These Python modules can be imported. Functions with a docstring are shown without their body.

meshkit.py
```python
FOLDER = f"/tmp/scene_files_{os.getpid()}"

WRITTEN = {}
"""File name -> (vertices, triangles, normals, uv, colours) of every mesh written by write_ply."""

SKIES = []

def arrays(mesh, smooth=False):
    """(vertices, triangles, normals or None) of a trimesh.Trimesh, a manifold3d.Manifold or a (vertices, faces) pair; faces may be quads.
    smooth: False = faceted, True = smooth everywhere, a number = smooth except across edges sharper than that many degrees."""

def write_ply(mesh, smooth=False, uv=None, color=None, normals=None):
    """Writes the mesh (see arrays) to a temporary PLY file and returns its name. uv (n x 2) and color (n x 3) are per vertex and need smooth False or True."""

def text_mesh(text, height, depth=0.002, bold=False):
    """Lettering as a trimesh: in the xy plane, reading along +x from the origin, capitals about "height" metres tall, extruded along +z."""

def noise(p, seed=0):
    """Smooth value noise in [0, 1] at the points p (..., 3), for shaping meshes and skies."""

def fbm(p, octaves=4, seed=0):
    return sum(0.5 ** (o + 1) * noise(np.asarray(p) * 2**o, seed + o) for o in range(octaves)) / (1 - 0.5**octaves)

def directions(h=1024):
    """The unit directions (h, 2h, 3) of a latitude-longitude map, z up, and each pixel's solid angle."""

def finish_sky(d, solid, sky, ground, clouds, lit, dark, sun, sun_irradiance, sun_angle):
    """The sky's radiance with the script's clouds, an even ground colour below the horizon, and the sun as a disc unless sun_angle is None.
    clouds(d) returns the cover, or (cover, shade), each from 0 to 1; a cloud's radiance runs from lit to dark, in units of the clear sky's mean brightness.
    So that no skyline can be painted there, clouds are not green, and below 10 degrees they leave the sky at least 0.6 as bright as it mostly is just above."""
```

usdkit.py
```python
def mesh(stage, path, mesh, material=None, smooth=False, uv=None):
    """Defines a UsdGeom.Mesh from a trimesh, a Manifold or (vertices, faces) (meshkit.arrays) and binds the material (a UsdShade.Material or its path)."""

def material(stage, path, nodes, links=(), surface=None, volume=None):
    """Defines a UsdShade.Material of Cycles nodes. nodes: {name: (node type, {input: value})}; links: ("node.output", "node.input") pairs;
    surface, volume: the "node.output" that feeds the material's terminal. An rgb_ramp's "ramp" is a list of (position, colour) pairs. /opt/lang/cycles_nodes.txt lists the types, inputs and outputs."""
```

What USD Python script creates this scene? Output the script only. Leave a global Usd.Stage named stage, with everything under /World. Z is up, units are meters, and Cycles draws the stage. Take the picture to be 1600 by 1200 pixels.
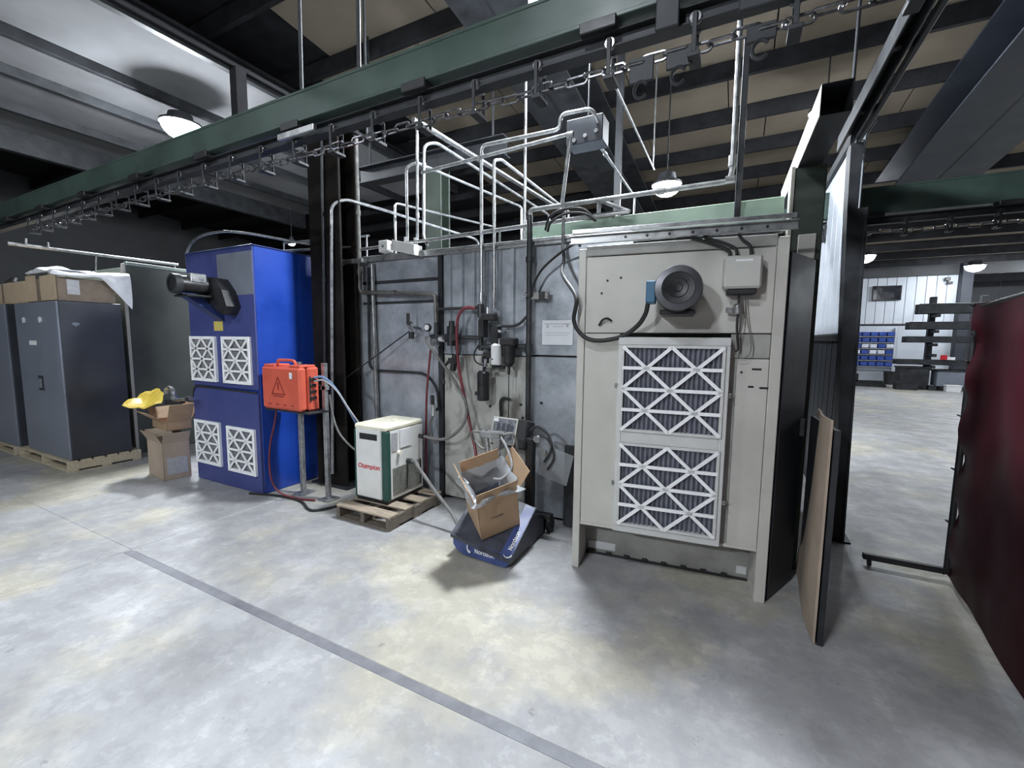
import math, random
import numpy as np
import trimesh
import usdkit, meshkit
from pxr import Usd, UsdGeom, UsdLux, UsdShade, Gf, Sdf
from shapely.geometry import Polygon

random.seed(7)
RNG = np.random.default_rng(7)
stage = Usd.Stage.CreateInMemory()
UsdGeom.SetStageUpAxis(stage, UsdGeom.Tokens.z)
UsdGeom.SetStageMetersPerUnit(stage, 1.0)
UsdGeom.Xform.Define(stage, '/World')
UsdGeom.Scope.Define(stage, '/World/Looks')

# ---------------------------------------------------------------- camera, light level
EXPOSURE = 0.85
LAMP = 130.0                      # emission strength of one high-bay lamp dome
LAMP_COLOR = (0.88, 0.94, 1.0)
YAW, PITCH, ROLL, FPX = math.radians(27.143), math.radians(5.792), math.radians(0.547), 679.6
CAM_H = 1.6
cam = UsdGeom.Camera.Define(stage, '/World/Camera')
fw = np.array([-math.sin(YAW) * math.cos(PITCH), math.cos(YAW) * math.cos(PITCH), -math.sin(PITCH)])
rt = np.array([math.cos(YAW), math.sin(YAW), 0.0])
up = np.cross(rt, fw)
rt, up = math.cos(ROLL) * rt + math.sin(ROLL) * up, -math.sin(ROLL) * rt + math.cos(ROLL) * up
M4 = np.eye(4)
M4[0, :3], M4[1, :3], M4[2, :3], M4[3, :3] = rt, up, -fw, (0, 0, CAM_H)
cam.AddTransformOp().Set(Gf.Matrix4d(M4.tolist()))
cam.CreateHorizontalApertureAttr(36.0)
cam.CreateVerticalApertureAttr(27.0)
cam.CreateFocalLengthAttr(36.0 * FPX / 1600.0)
cam.CreateClippingRangeAttr(Gf.Vec2f(0.05, 200))
cam.CreateExposureAttr(EXPOSURE)
# the hall is closed: all light comes from its high-bay lamps and some added unseen ones (built further down, one dome each)
#        x      y      z     what
LAMPS = [(-7.95, 4.02, 4.90, 0.26, 2.6, 'blue-white high-bay lamp hanging above and left of the blue dust cabinet'),
         (-1.40, 3.54, 4.30, 0.25, 2.1, 'blue-white high-bay lamp hanging over the pipework at the top edge of the picture'),
         (-1.05, 7.02, 3.90, 0.20, 1.0, 'smaller high-bay lamp hanging behind the pale green beam right of centre'),
         (3.36, 17.1, 4.25, 0.26, 0.7, 'distant high-bay lamp in the far bay, beside the dark door post'),
         (7.06, 20.6, 4.25, 0.26, 0.7, 'distant high-bay lamp in the far bay, above the steel rack'),
         (-5.77, 7.92, 4.30, 0.08, 0.6, 'small distant lamp glimpsed between the upright pipes over the oven'),
         (-11.5, 8.5, 4.30, 0.10, 0.6, 'small distant lamp glimpsed above the right end of the blue cabinet')]
OFF_LAMPS = [(-1.05, -0.5, 4.3, 0.18, 0.9, 'high-bay lamp over the aisle in front of the grey booth, above the picture'),
             (-5.2, -1.6, 4.4, 0.24, 0.5, 'high-bay lamp over the aisle in front of the blue cabinet, above the picture'),  # added to even out the left foreground floor, out of view
             (-2.2, -4.4, 3.9, 0.24, 2.3, 'high-bay lamp over the aisle behind the viewer'),  # added frontal fill for the booth and other forward faces
             (0.95, 7.8, 4.85, 0.20, 1.8, 'high-bay lamp behind the cream-sided header duct'),  # added for the bright strip on the floor, hidden by the duct
             (6.8, 11.0, 4.4, 0.24, 1.0, 'high-bay lamp of the far bay, right of the picture, nearer one'),  # added out of view to brighten the far bay
             (10.0, 17.0, 4.3, 0.24, 1.4, 'high-bay lamp of the far bay, right of the picture, farther one')]  # second unseen lamp put in for the brightness of the far bay

# ---------------------------------------------------------------- helpers: materials
LOOKS = {}


def mat(name, color, rough=0.5, metal=0.0, var=0.12, scale=3.0, bump=0.0, bump_scale=40.0, color2=None, spec=0.5, detail=5.0, lo=0.35, hi=0.65, stretch=None, coat=0.0):
    """Principled surface whose colour wanders by noise between two tones of the same paint."""
    c = np.array(color, float)
    c2 = np.array(color2, float) if color2 is not None else np.clip(c * (1 + var), 0, 1)
    c1 = c if color2 is not None else c * (1 - var)
    n = {'g': ('geometry', {}), 'm': ('mapping', {'scale': stretch or (1, 1, 1)}), 'n': ('noise_texture', {'scale': scale, 'detail': detail, 'roughness': 0.6}),
         'r': ('rgb_ramp', {'ramp': [(0, c1), (lo, c1), (hi, c2), (1, c2)]}),
         'rr': ('map_range', {'from_min': 0.3, 'from_max': 0.7, 'to_min': max(rough - 0.08, 0.03), 'to_max': min(rough + 0.08, 1)}),
         'p': ('principled_bsdf', {'metallic': metal, 'specular_ior_level': spec, 'coat_weight': coat})}
    l = [('g.position', 'm.vector'), ('m.vector', 'n.vector'), ('n.fac', 'r.fac'), ('r.color', 'p.base_color'), ('n.fac', 'rr.value'), ('rr.result', 'p.roughness')]
    if bump:
        n['bn'] = ('noise_texture', {'scale': bump_scale, 'detail': 4})
        n['b'] = ('bump', {'strength': bump, 'distance': 0.01})
        l += [('g.position', 'bn.vector'), ('bn.fac', 'b.height'), ('b.normal', 'p.normal')]
    LOOKS[name] = usdkit.material(stage, '/World/Looks/' + name, n, l, surface='p.BSDF')
    return LOOKS[name]


def emit(name, color, strength):
    LOOKS[name] = usdkit.material(stage, '/World/Looks/' + name, {'e': ('emission', {'color': color, 'strength': strength})}, [], surface='e.emission')


def clear_plastic(name, tint, fac, rough=0.2):
    LOOKS[name] = usdkit.material(stage, '/World/Looks/' + name, {'t': ('transparent_bsdf', {'color': (0.9, 0.92, 0.93)}), 'p': ('principled_bsdf', {'base_color': tint, 'roughness': rough}),
                                  'x': ('mix_closure', {'fac': fac})}, [('t.BSDF', 'x.closure1'), ('p.BSDF', 'x.closure2')], surface='x.closure')


# ---------------------------------------------------------------- helpers: prims
COUNT = {}


class Node:
    def __init__(self, path, loc, rz, prim):
        self.path, self.loc, self.rz, self.prim = path, np.array(loc, float), rz, prim


def numbered(parent, name):
    k = COUNT.get((parent, name), 0)
    COUNT[(parent, name)] = k + 1
    return f'{parent}/{name}' + (f'_{k:03d}' if k else '')


def keys(prim, label=None, cat=None, group=None, kind=None):
    for k, v in (('label', label), ('category', cat), ('group', group), ('kind', kind)):
        if v:
            prim.SetCustomDataByKey(k, v)


def thing(name, label=None, cat=None, loc=(0, 0, 0), rz=0.0, group=None, kind=None):
    p = numbered('/World', name)
    x = UsdGeom.Xform.Define(stage, p)
    x.AddTranslateOp().Set(Gf.Vec3d(*map(float, loc)))
    x.AddRotateZOp().Set(float(rz))
    keys(x.GetPrim(), label, cat, group, kind)
    return Node(p, loc, rz, x.GetPrim())


def part(parent, name, mesh, m, smooth=30, label=None, kind=None, world=False):
    """One Mesh below parent. world=True: the mesh is given in room coordinates and moved into the thing's own frame."""
    if isinstance(mesh, (list, tuple)) and not (len(mesh) == 2 and isinstance(mesh[0], np.ndarray)):
        mesh = trimesh.util.concatenate(list(mesh))
    if world:
        mesh = mesh.copy()
        mesh.apply_translation(-parent.loc)
        mesh.apply_transform(trimesh.transformations.rotation_matrix(-math.radians(parent.rz), (0, 0, 1)))
    p = numbered(parent.path, name)
    g = usdkit.mesh(stage, p, mesh, LOOKS[m], smooth=smooth)
    keys(g.GetPrim(), label, None, None, kind)
    return Node(p, parent.loc, parent.rz, g.GetPrim())


def solo(name, mesh, m, label, cat, group=None, kind=None, smooth=30):
    """A thing that is one mesh, its origin at its base."""
    if isinstance(mesh, (list, tuple)):
        mesh = trimesh.util.concatenate(list(mesh))
    mesh = mesh.copy()
    b = mesh.bounds
    o = np.array([(b[0][0] + b[1][0]) / 2, (b[0][1] + b[1][1]) / 2, b[0][2]])
    mesh.apply_translation(-o)
    p = numbered('/World', name)
    g = usdkit.mesh(stage, p, mesh, LOOKS[m], smooth=smooth)
    g.AddTranslateOp().Set(Gf.Vec3d(*map(float, o)))
    keys(g.GetPrim(), label, cat, group, kind)
    return Node(p, o, 0, g.GetPrim())


def dup(src, name, label, loc, rz, group=None):
    d = src.prim.GetCustomData()
    t = thing(name, label, d['category'], loc, rz, group or d.get('group'))
    t.prim.GetReferences().AddInternalReference(src.prim.GetPath())
    t.prim.SetInstanceable(True)
    return t


# ---------------------------------------------------------------- helpers: shapes
def bx(x0, x1, y0, y1, z0, z1, bev=0.003):
    """Box with chamfered edges."""
    lo, hi = np.array([x0, y0, z0], float), np.array([x1, y1, z1], float)
    b = min(bev, *(0.45 * (hi - lo)))
    if b <= 1e-4:
        m = trimesh.creation.box(hi - lo)
        m.apply_translation((lo + hi) / 2)
        return m
    v = []
    for s in np.ndindex(2, 2, 2):
        c = np.where(np.array(s) == 1, hi, lo)
        d = np.where(np.array(s) == 1, -b, b)
        for k in range(3):
            q = c + d
            q[k] = c[k]
            v.append(q)
    return trimesh.convex.convex_hull(np.array(v))


def qbox(c, s, bev=0.003):
    return bx(c[0] - s[0] / 2, c[0] + s[0] / 2, c[1] - s[1] / 2, c[1] + s[1] / 2, c[2] - s[2] / 2, c[2] + s[2] / 2, bev)


def fillet(pts, r, n=5):
    pts = [np.array(p, float) for p in pts]
    out = [pts[0]]
    for a, b, c in zip(pts, pts[1:], pts[2:]):
        u, v = a - b, c - b
        lu, lv = np.linalg.norm(u), np.linalg.norm(v)
        k = min(r, 0.45 * lu, 0.45 * lv)
        p, q = b + u / lu * k, b + v / lv * k
        for t in np.linspace(0, 1, n):
            out.append((1 - t) ** 2 * p + 2 * t * (1 - t) * b + t * t * q)
    return np.array(out + [pts[-1]])


def spline(pts, n=6):
    p = np.array(pts, float)
    p = np.vstack([2 * p[0] - p[1], p, 2 * p[-1] - p[-2]])
    out = []
    for i in range(1, len(p) - 2):
        for t in np.linspace(0, 1, n, endpoint=False):
            a, b, c, d = p[i - 1:i + 3]
            out.append(0.5 * (2 * b + (c - a) * t + (2 * a - 5 * b + 4 * c - d) * t * t + (3 * b - a - 3 * c + d) * t ** 3))
    return np.array(out + [p[-2]])


def sweep(path, r, n=8, closed=False):
    path = np.array(path, float)
    m = len(path)
    tan = np.gradient(path, axis=0) if not closed else np.roll(path, -1, 0) - np.roll(path, 1, 0)
    tan /= np.linalg.norm(tan, axis=1, keepdims=True)
    ref = np.array([0, 0, 1.0]) if abs(tan[0][2]) < 0.9 else np.array([1.0, 0, 0])
    u = np.cross(tan[0], ref)
    u /= np.linalg.norm(u)
    ang = np.arange(n) * 2 * np.pi / n
    V = []
    rad = np.broadcast_to(r, (m,))
    for i in range(m):
        u = u - tan[i] * (u @ tan[i])
        u /= np.linalg.norm(u)
        w = np.cross(tan[i], u)
        V.append(path[i] + rad[i] * (np.cos(ang)[:, None] * u + np.sin(ang)[:, None] * w))
    V = np.vstack(V)
    F = []
    for i in range(m if closed else m - 1):
        j = (i + 1) % m
        for k in range(n):
            l = (k + 1) % n
            F += [(i * n + k, i * n + l, j * n + l), (i * n + k, j * n + l, j * n + k)]
    if not closed:
        V = np.vstack([V, path[0], path[-1]])
        for k in range(n):
            l = (k + 1) % n
            F += [(m * n, l, k), (m * n + 1, (m - 1) * n + k, (m - 1) * n + l)]
    t = trimesh.Trimesh(V, F, process=False)
    t.fix_normals()
    return t


def pipe(pts, r, bend=0.05, n=10):
    return sweep(fillet(pts, bend), r, n)


def cable(pts, r, n=8):
    return sweep(spline(pts), r, n)


def rod(a, b, r, n=16, r2=None):
    return sweep(np.array([a, b], float), np.array([r, r if r2 is None else r2]), n)


def lathe(prof, c=(0, 0, 0), axis='z', n=28):
    """Solid of revolution: prof = [(radius, height)...]."""
    m = trimesh.creation.revolve(np.array(prof, float), sections=n)
    if axis == 'y':
        m.apply_transform(trimesh.transformations.rotation_matrix(-math.pi / 2, (1, 0, 0)))
    elif axis == 'x':
        m.apply_transform(trimesh.transformations.rotation_matrix(math.pi / 2, (0, 1, 0)))
    m.apply_translation(c)
    if m.volume < 0:
        m.invert()
    return m


def prism(poly, axis, a, b):
    """Polygon extruded from a to b along an axis; poly in the other two axes in order."""
    m = trimesh.creation.extrude_polygon(Polygon(poly), b - a, engine='earcut')
    v = m.vertices.copy()
    if axis == 'y':
        v = np.stack([v[:, 0], v[:, 2] + a, v[:, 1]], 1)
        m = trimesh.Trimesh(v, m.faces[:, ::-1], process=False)
    elif axis == 'x':
        v = np.stack([v[:, 2] + a, v[:, 0], v[:, 1]], 1)
        m = trimesh.Trimesh(v, m.faces, process=False)
    else:
        v[:, 2] += a
        m = trimesh.Trimesh(v, m.faces, process=False)
    m.fix_normals()
    return m


def sheet(P, thick, direction=None):
    """Closed thin shell from a grid of points P (a x b x 3)."""
    a, b = P.shape[:2]
    du, dv = np.gradient(P, axis=0), np.gradient(P, axis=1)
    nn = np.cross(du, dv)
    nn /= np.maximum(np.linalg.norm(nn, axis=2, keepdims=True), 1e-9)
    V = np.vstack([(P + nn * thick / 2).reshape(-1, 3), (P - nn * thick / 2).reshape(-1, 3)])
    F, N = [], a * b
    for i in range(a - 1):
        for j in range(b - 1):
            p, q, r, s = i * b + j, i * b + j + 1, (i + 1) * b + j + 1, (i + 1) * b + j
            F += [(p, r, q), (p, s, r), (N + p, N + q, N + r), (N + p, N + r, N + s)]
    ring = [(0, j) for j in range(b)] + [(i, b - 1) for i in range(1, a)] + [(a - 1, j) for j in range(b - 2, -1, -1)] + [(i, 0) for i in range(a - 2, 0, -1)]
    ids = [i * b + j for i, j in ring]
    for p, q in zip(ids, ids[1:] + ids[:1]):
        F += [(p, q, N + q), (p, N + q, N + p)]
    t = trimesh.Trimesh(V, F, process=False)
    t.fix_normals()
    return t


def text(s, h, at, normal='-y', depth=0.002, bold=True, shear=0.0, tilt=0.0):
    """Lettering standing on a wall that faces -y, -x or +x; at = its lower left corner."""
    m = meshkit.text_mesh(s, h, depth, bold)
    v = m.vertices.copy()
    x = v[:, 0] + shear * v[:, 1]
    y = v[:, 1] + tilt * v[:, 0]
    if normal == '-y':
        w = np.stack([x, -v[:, 2], y], 1)
    elif normal == '+x':
        w = np.stack([v[:, 2], x, y], 1)
    else:
        w = np.stack([-v[:, 2], -x, y], 1)
    return trimesh.Trimesh(w + np.array(at), m.faces, process=False)


def move(m, M=None, t=(0, 0, 0)):
    m = m.copy()
    T = np.eye(4)
    if M is not None:
        T[:3, :3] = M
    T[:3, 3] = t
    m.apply_transform(T)
    return m


def rotz(a):
    a = math.radians(a)
    return np.array([[math.cos(a), -math.sin(a), 0], [math.sin(a), math.cos(a), 0], [0, 0, 1.0]])


# ---------------------------------------------------------------- materials
mat('white_enamel', (0.76, 0.76, 0.74), 0.4, var=0.04, scale=6)
mat('cream_enamel', (0.80, 0.76, 0.62), 0.42, var=0.05, scale=6)
mat('booth_grey', (0.53, 0.515, 0.475), 0.45, var=0.08, scale=2.2, bump=0.05, bump_scale=60)
mat('booth_grey_dark', (0.27, 0.265, 0.25), 0.55, color2=(0.40, 0.395, 0.37), scale=4, bump=0.05)  # darker of the two booth greys
mat('filter_white', (0.93, 0.94, 0.95), 0.6, var=0.03, scale=10)
mat('filter_pleat', (0.22, 0.225, 0.27), 0.9, var=0.15, scale=20)
mat('filter_frame', (0.60, 0.60, 0.59), 0.6, var=0.04, scale=10)
mat('filter_pleat_light', (0.27, 0.27, 0.28), 0.9, var=0.15, scale=20)
mat('blue_paint', (0.012, 0.055, 0.36), 0.36, var=0.12, scale=2.5, bump=0.06, bump_scale=12, coat=0.15)
mat('blue_greyish', (0.060, 0.075, 0.235), 0.5, color2=(0.045, 0.06, 0.215), scale=1.8, bump=0.04, bump_scale=12)  # greyer, duller blue of the cabinet front
mat('blue_dark', (0.02, 0.04, 0.15), 0.5, var=0.2, scale=4)
mat('scale_blue', (0.05, 0.075, 0.22), 0.45, var=0.2, scale=9)
mat('scale_dark', (0.05, 0.055, 0.075), 0.5, var=0.3, scale=12)
mat('galvanized', (0.36, 0.39, 0.43), 0.30, metal=0.35, color2=(0.52, 0.55, 0.60), scale=4, bump=0.04, bump_scale=7)
mat('galvanized_grimy', (0.16, 0.15, 0.13), 0.5, metal=0.12, color2=(0.47, 0.47, 0.44), scale=3.2, bump=0.06, bump_scale=15, lo=0.34, hi=0.52, stretch=(1.5, 1.5, 0.7))
mat('galvanized_pipe', (0.36, 0.365, 0.37), 0.36, metal=0.7, var=0.2, scale=14)
mat('black_pipe', (0.045, 0.047, 0.05), 0.42, metal=0.3, var=0.35, scale=12)
mat('rusty_pipe', (0.10, 0.095, 0.088), 0.45, metal=0.4, color2=(0.20, 0.195, 0.185), scale=10)
mat('black_paint', (0.018, 0.018, 0.02), 0.45, var=0.3, scale=9)
mat('black_rubber', (0.02, 0.02, 0.021), 0.6, var=0.2, scale=10)
mat('shade_panel', (0.018, 0.022, 0.032), 0.55, var=0.3, scale=4)  # near-black tone that stands in for shade
mat('steel_dark', (0.032, 0.034, 0.038), 0.55, metal=0.2, var=0.35, scale=5, spec=0.35)
mat('column_brown', (0.013, 0.011, 0.0095), 0.8, var=0.35, scale=6, spec=0.12)
mat('steel_bright', (0.62, 0.63, 0.66), 0.25, metal=0.9, var=0.1, scale=20)
mat('chain_steel', (0.16, 0.16, 0.17), 0.28, metal=0.8, var=0.3, scale=20)
mat('green_paint', (0.040, 0.066, 0.055), 0.42, var=0.15, scale=3)
mat('green_light', (0.22, 0.30, 0.235), 0.45, var=0.12, scale=3)
mat('green_post', (0.035, 0.05, 0.038), 0.5, var=0.15, scale=3)
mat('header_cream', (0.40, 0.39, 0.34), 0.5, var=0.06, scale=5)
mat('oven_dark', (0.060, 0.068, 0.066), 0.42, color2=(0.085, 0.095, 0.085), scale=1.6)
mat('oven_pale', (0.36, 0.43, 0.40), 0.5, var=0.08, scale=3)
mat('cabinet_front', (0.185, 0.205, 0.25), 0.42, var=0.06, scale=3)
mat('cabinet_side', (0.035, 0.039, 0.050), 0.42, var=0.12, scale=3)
mat('carton', (0.42, 0.285, 0.18), 0.85, var=0.10, scale=8, bump=0.1, bump_scale=80)
mat('carton_light', (0.50, 0.39, 0.27), 0.85, var=0.08, scale=8, bump=0.1, bump_scale=80)
mat('carton_dull', (0.19, 0.15, 0.115), 0.85, var=0.14, scale=8, bump=0.1, bump_scale=80)  # dark carton tone for tape and strap, also for a shaded carton body
mat('carton_grey', (0.40, 0.32, 0.25), 0.85, var=0.12, scale=3, bump=0.1, bump_scale=80)
mat('pallet_wood', (0.33, 0.27, 0.205), 0.85, var=0.28, scale=9, bump=0.2, bump_scale=50, stretch=(1, 6, 6))
mat('pallet_pale', (0.52, 0.45, 0.33), 0.85, var=0.18, scale=9, bump=0.2, bump_scale=50, stretch=(1, 6, 6))
mat('pallet_worn', (0.15, 0.125, 0.10), 0.85, var=0.3, scale=9, bump=0.2, bump_scale=50, stretch=(6, 1, 6))
mat('red_case', (0.64, 0.115, 0.07), 0.45, var=0.08, scale=5)
mat('red_mark', (0.30, 0.04, 0.03), 0.5, var=0.1)
mat('red_hose', (0.16, 0.025, 0.035), 0.5, var=0.2, scale=12)
mat('grey_hose', (0.16, 0.155, 0.15), 0.55, var=0.2, scale=12)
mat('blue_hose', (0.12, 0.20, 0.34), 0.4, var=0.2, scale=12)
mat('pale_hose', (0.34, 0.34, 0.35), 0.5, var=0.1, scale=12)
mat('dryer_green', (0.022, 0.075, 0.062), 0.4, var=0.1)
mat('text_red', (0.50, 0.01, 0.02), 0.5, var=0.05)
mat('text_white', (0.85, 0.85, 0.85), 0.5, var=0.02)
mat('text_black', (0.02, 0.02, 0.02), 0.6, var=0.1)
mat('label_yellow', (0.55, 0.46, 0.12), 0.6, var=0.08)
mat('label_white', (0.75, 0.75, 0.76), 0.65, var=0.04)
mat('label_grey', (0.42, 0.42, 0.44), 0.65, var=0.1, scale=30)
mat('paper', (0.72, 0.73, 0.76), 0.7, var=0.03)
mat('grille_grey', (0.22, 0.22, 0.20), 0.6, var=0.2, scale=20)
mat('motor_black', (0.022, 0.022, 0.024), 0.38, var=0.3, scale=12)
mat('motor_ring', (0.10, 0.10, 0.11), 0.30, metal=0.5, var=0.1)
mat('box_blue', (0.05, 0.14, 0.24), 0.45, var=0.1)
mat('box_offwhite', (0.52, 0.51, 0.48), 0.5, var=0.06)
mat('yellow_bag', (0.56, 0.39, 0.04), 0.4, color2=(0.66, 0.52, 0.10), scale=14, bump=0.35, bump_scale=18)
mat('white_film', (0.78, 0.79, 0.82), 0.3, var=0.05, scale=10, bump=0.4, bump_scale=14)
mat('curtain_red', (0.052, 0.004, 0.011), 0.5, color2=(0.030, 0.003, 0.007), scale=1.0, spec=0.18)
mat('white_siding', (0.50, 0.53, 0.58), 0.5, var=0.04, scale=2)
mat('roof_tan', (0.155, 0.128, 0.095), 0.85, color2=(0.205, 0.172, 0.13), scale=0.9)
mat('roof_grey', (0.13, 0.13, 0.135), 0.9, color2=(0.20, 0.20, 0.21), scale=0.7)
mat('purlin_dark', (0.018, 0.018, 0.020), 0.8, var=0.3, scale=4, spec=0.1)
mat('wall_dark', (0.05, 0.052, 0.056), 0.7, var=0.2, scale=1)
mat('rafter_blue', (0.018, 0.022, 0.032), 0.5, var=0.15, scale=2)
mat('bin_blue', (0.03, 0.07, 0.32), 0.5, var=0.1)
mat('bin_white', (0.65, 0.67, 0.75), 0.5, var=0.05)
mat('joint_fill', (0.15, 0.152, 0.17), 0.6, color2=(0.235, 0.238, 0.26), scale=6)
mat('screen_black', (0.012, 0.013, 0.018), 0.15, var=0.1)
mat('lcd_grey', (0.10, 0.105, 0.115), 0.3, color2=(0.22, 0.23, 0.25), scale=30)
for k_ in sorted({l_[4] for l_ in LAMPS + OFF_LAMPS}):
    emit('lamp_glow_%d' % round(k_ * 10), LAMP_COLOR, LAMP * k_)
emit('lamp_small_glow', LAMP_COLOR, LAMP)
clear_plastic('clear_bag', (0.55, 0.57, 0.6), 0.45, 0.15)
clear_plastic('clear_sleeve', (0.45, 0.47, 0.5), 0.35, 0.1)


def concrete():
    n = {'g': ('geometry', {}),
         'big': ('noise_texture', {'scale': 0.55, 'detail': 6, 'roughness': 0.62}),
         'blot': ('noise_texture', {'scale': 3.3, 'detail': 7, 'roughness': 0.7}),
         'tint': ('noise_texture', {'scale': 0.8, 'detail': 5, 'roughness': 0.6}),
         'speck': ('noise_texture', {'scale': 11.0, 'detail': 4, 'roughness': 0.6}),
         'flake': ('noise_texture', {'scale': 5.5, 'detail': 8, 'roughness': 0.72}),
         'fm': ('mapping', {'location': (3.3, 8.1, 1.0)}),
         'fr': ('rgb_ramp', {'ramp': [(0, (0.93, 0.93, 0.935)), (0.44, (0.97, 0.97, 0.97)), (0.50, (1, 1, 1)), (0.56, (1.0, 1.0, 1.0)), (0.60, (1.13, 1.13, 1.13)), (1, (1.2, 1.2, 1.2))]}),
         'mul3': ('mix_color', {'blend_type': 'multiply', 'fac': 1.0, 'use_clamp_result': False}),
         'tm': ('mapping', {'location': (13.1, 4.7, 0)}),
         'base': ('rgb_ramp', {'ramp': [(0, (0.275, 0.275, 0.28)), (0.40, (0.315, 0.314, 0.318)), (0.55, (0.365, 0.365, 0.37)), (1, (0.40, 0.402, 0.408))]}),
         'tr': ('rgb_ramp', {'ramp': [(0, (0, 0, 0)), (0.50, (0, 0, 0)), (0.60, (1, 1, 1)), (1, (1, 1, 1))]}),
         'cream': ('mix_color', {'blend_type': 'mix', 'b': (0.46, 0.43, 0.34)}),
         'bl': ('rgb_ramp', {'ramp': [(0, (0.78, 0.78, 0.79)), (0.40, (0.88, 0.88, 0.89)), (0.47, (0.97, 0.97, 0.97)), (0.53, (1.0, 1.0, 1.0)), (0.56, (1.10, 1.10, 1.10)), (0.64, (1.18, 1.18, 1.18)), (1, (1.35, 1.35, 1.35))]}),
         'mul': ('mix_color', {'blend_type': 'multiply', 'fac': 1.0}),
         'sr': ('rgb_ramp', {'ramp': [(0, (0.62, 0.62, 0.63)), (0.27, (0.62, 0.62, 0.63)), (0.33, (1, 1, 1)), (1, (1, 1, 1))]}),
         'mul2': ('mix_color', {'blend_type': 'multiply', 'fac': 0.8}),
         'rr': ('map_range', {'from_min': 0.35, 'from_max': 0.65, 'to_min': 0.62, 'to_max': 0.42}),
         'b': ('bump', {'strength': 0.08, 'distance': 0.02}),
         'half': ('math', {'math_type': 'multiply', 'value2': 0.75}),
         'p': ('principled_bsdf', {'specular_ior_level': 0.4})}
    l = [('g.position', 'big.vector'), ('g.position', 'blot.vector'), ('g.position', 'tm.vector'), ('tm.vector', 'tint.vector'), ('g.position', 'speck.vector'),
         ('big.fac', 'base.fac'), ('tint.fac', 'tr.fac'), ('tr.color', 'half.value1'), ('half.value', 'cream.fac'), ('base.color', 'cream.a'), ('cream.result', 'mul.a'), ('blot.fac', 'bl.fac'), ('bl.color', 'mul.b'),
         ('mul.result', 'mul2.a'), ('speck.fac', 'sr.fac'), ('sr.color', 'mul2.b'), ('g.position', 'fm.vector'), ('fm.vector', 'flake.vector'), ('flake.fac', 'fr.fac'), ('mul2.result', 'mul3.a'), ('fr.color', 'mul3.b'), ('mul3.result', 'p.base_color'), ('blot.fac', 'rr.value'), ('rr.result', 'p.roughness'), ('blot.fac', 'b.height'), ('b.normal', 'p.normal')]
    LOOKS['concrete'] = usdkit.material(stage, '/World/Looks/concrete', n, l, surface='p.BSDF')


concrete()

# ================================================================ THE SETTING
# floor: four slabs divided by two filled control joints
JX, JY, JW = -3.95, 1.46, 0.026
floor = thing('floor', 'worn grey concrete factory floor with filled joints', 'floor', kind='structure')
for x0, x1 in ((-18, JX - JW), (JX + JW, 14)):
    for y0, y1 in ((-9, JY - JW), (JY + JW, 27)):
        part(floor, 'slab', bx(x0, x1, y0, y1, -0.2, 0, 0.004), 'concrete', smooth=False)
part(floor, 'joint_filler', bx(JX - JW, 14, JY - JW, JY + JW, -0.2, -0.002, 0), 'joint_fill', smooth=False)
part(floor, 'joint_filler', bx(-18, JX - JW, JY - JW, JY + JW, -0.2, -0.004, 0), 'concrete', smooth=False)
for y0, y1 in ((-9, JY - JW), (JY + JW, 27)):
    part(floor, 'joint_filler', bx(JX - JW, JX + JW, y0, y1, -0.2, -0.004, 0), 'concrete', smooth=False)


def roof_z(y):
    return 5.78 - 0.076 * (y - 7.68)


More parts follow.
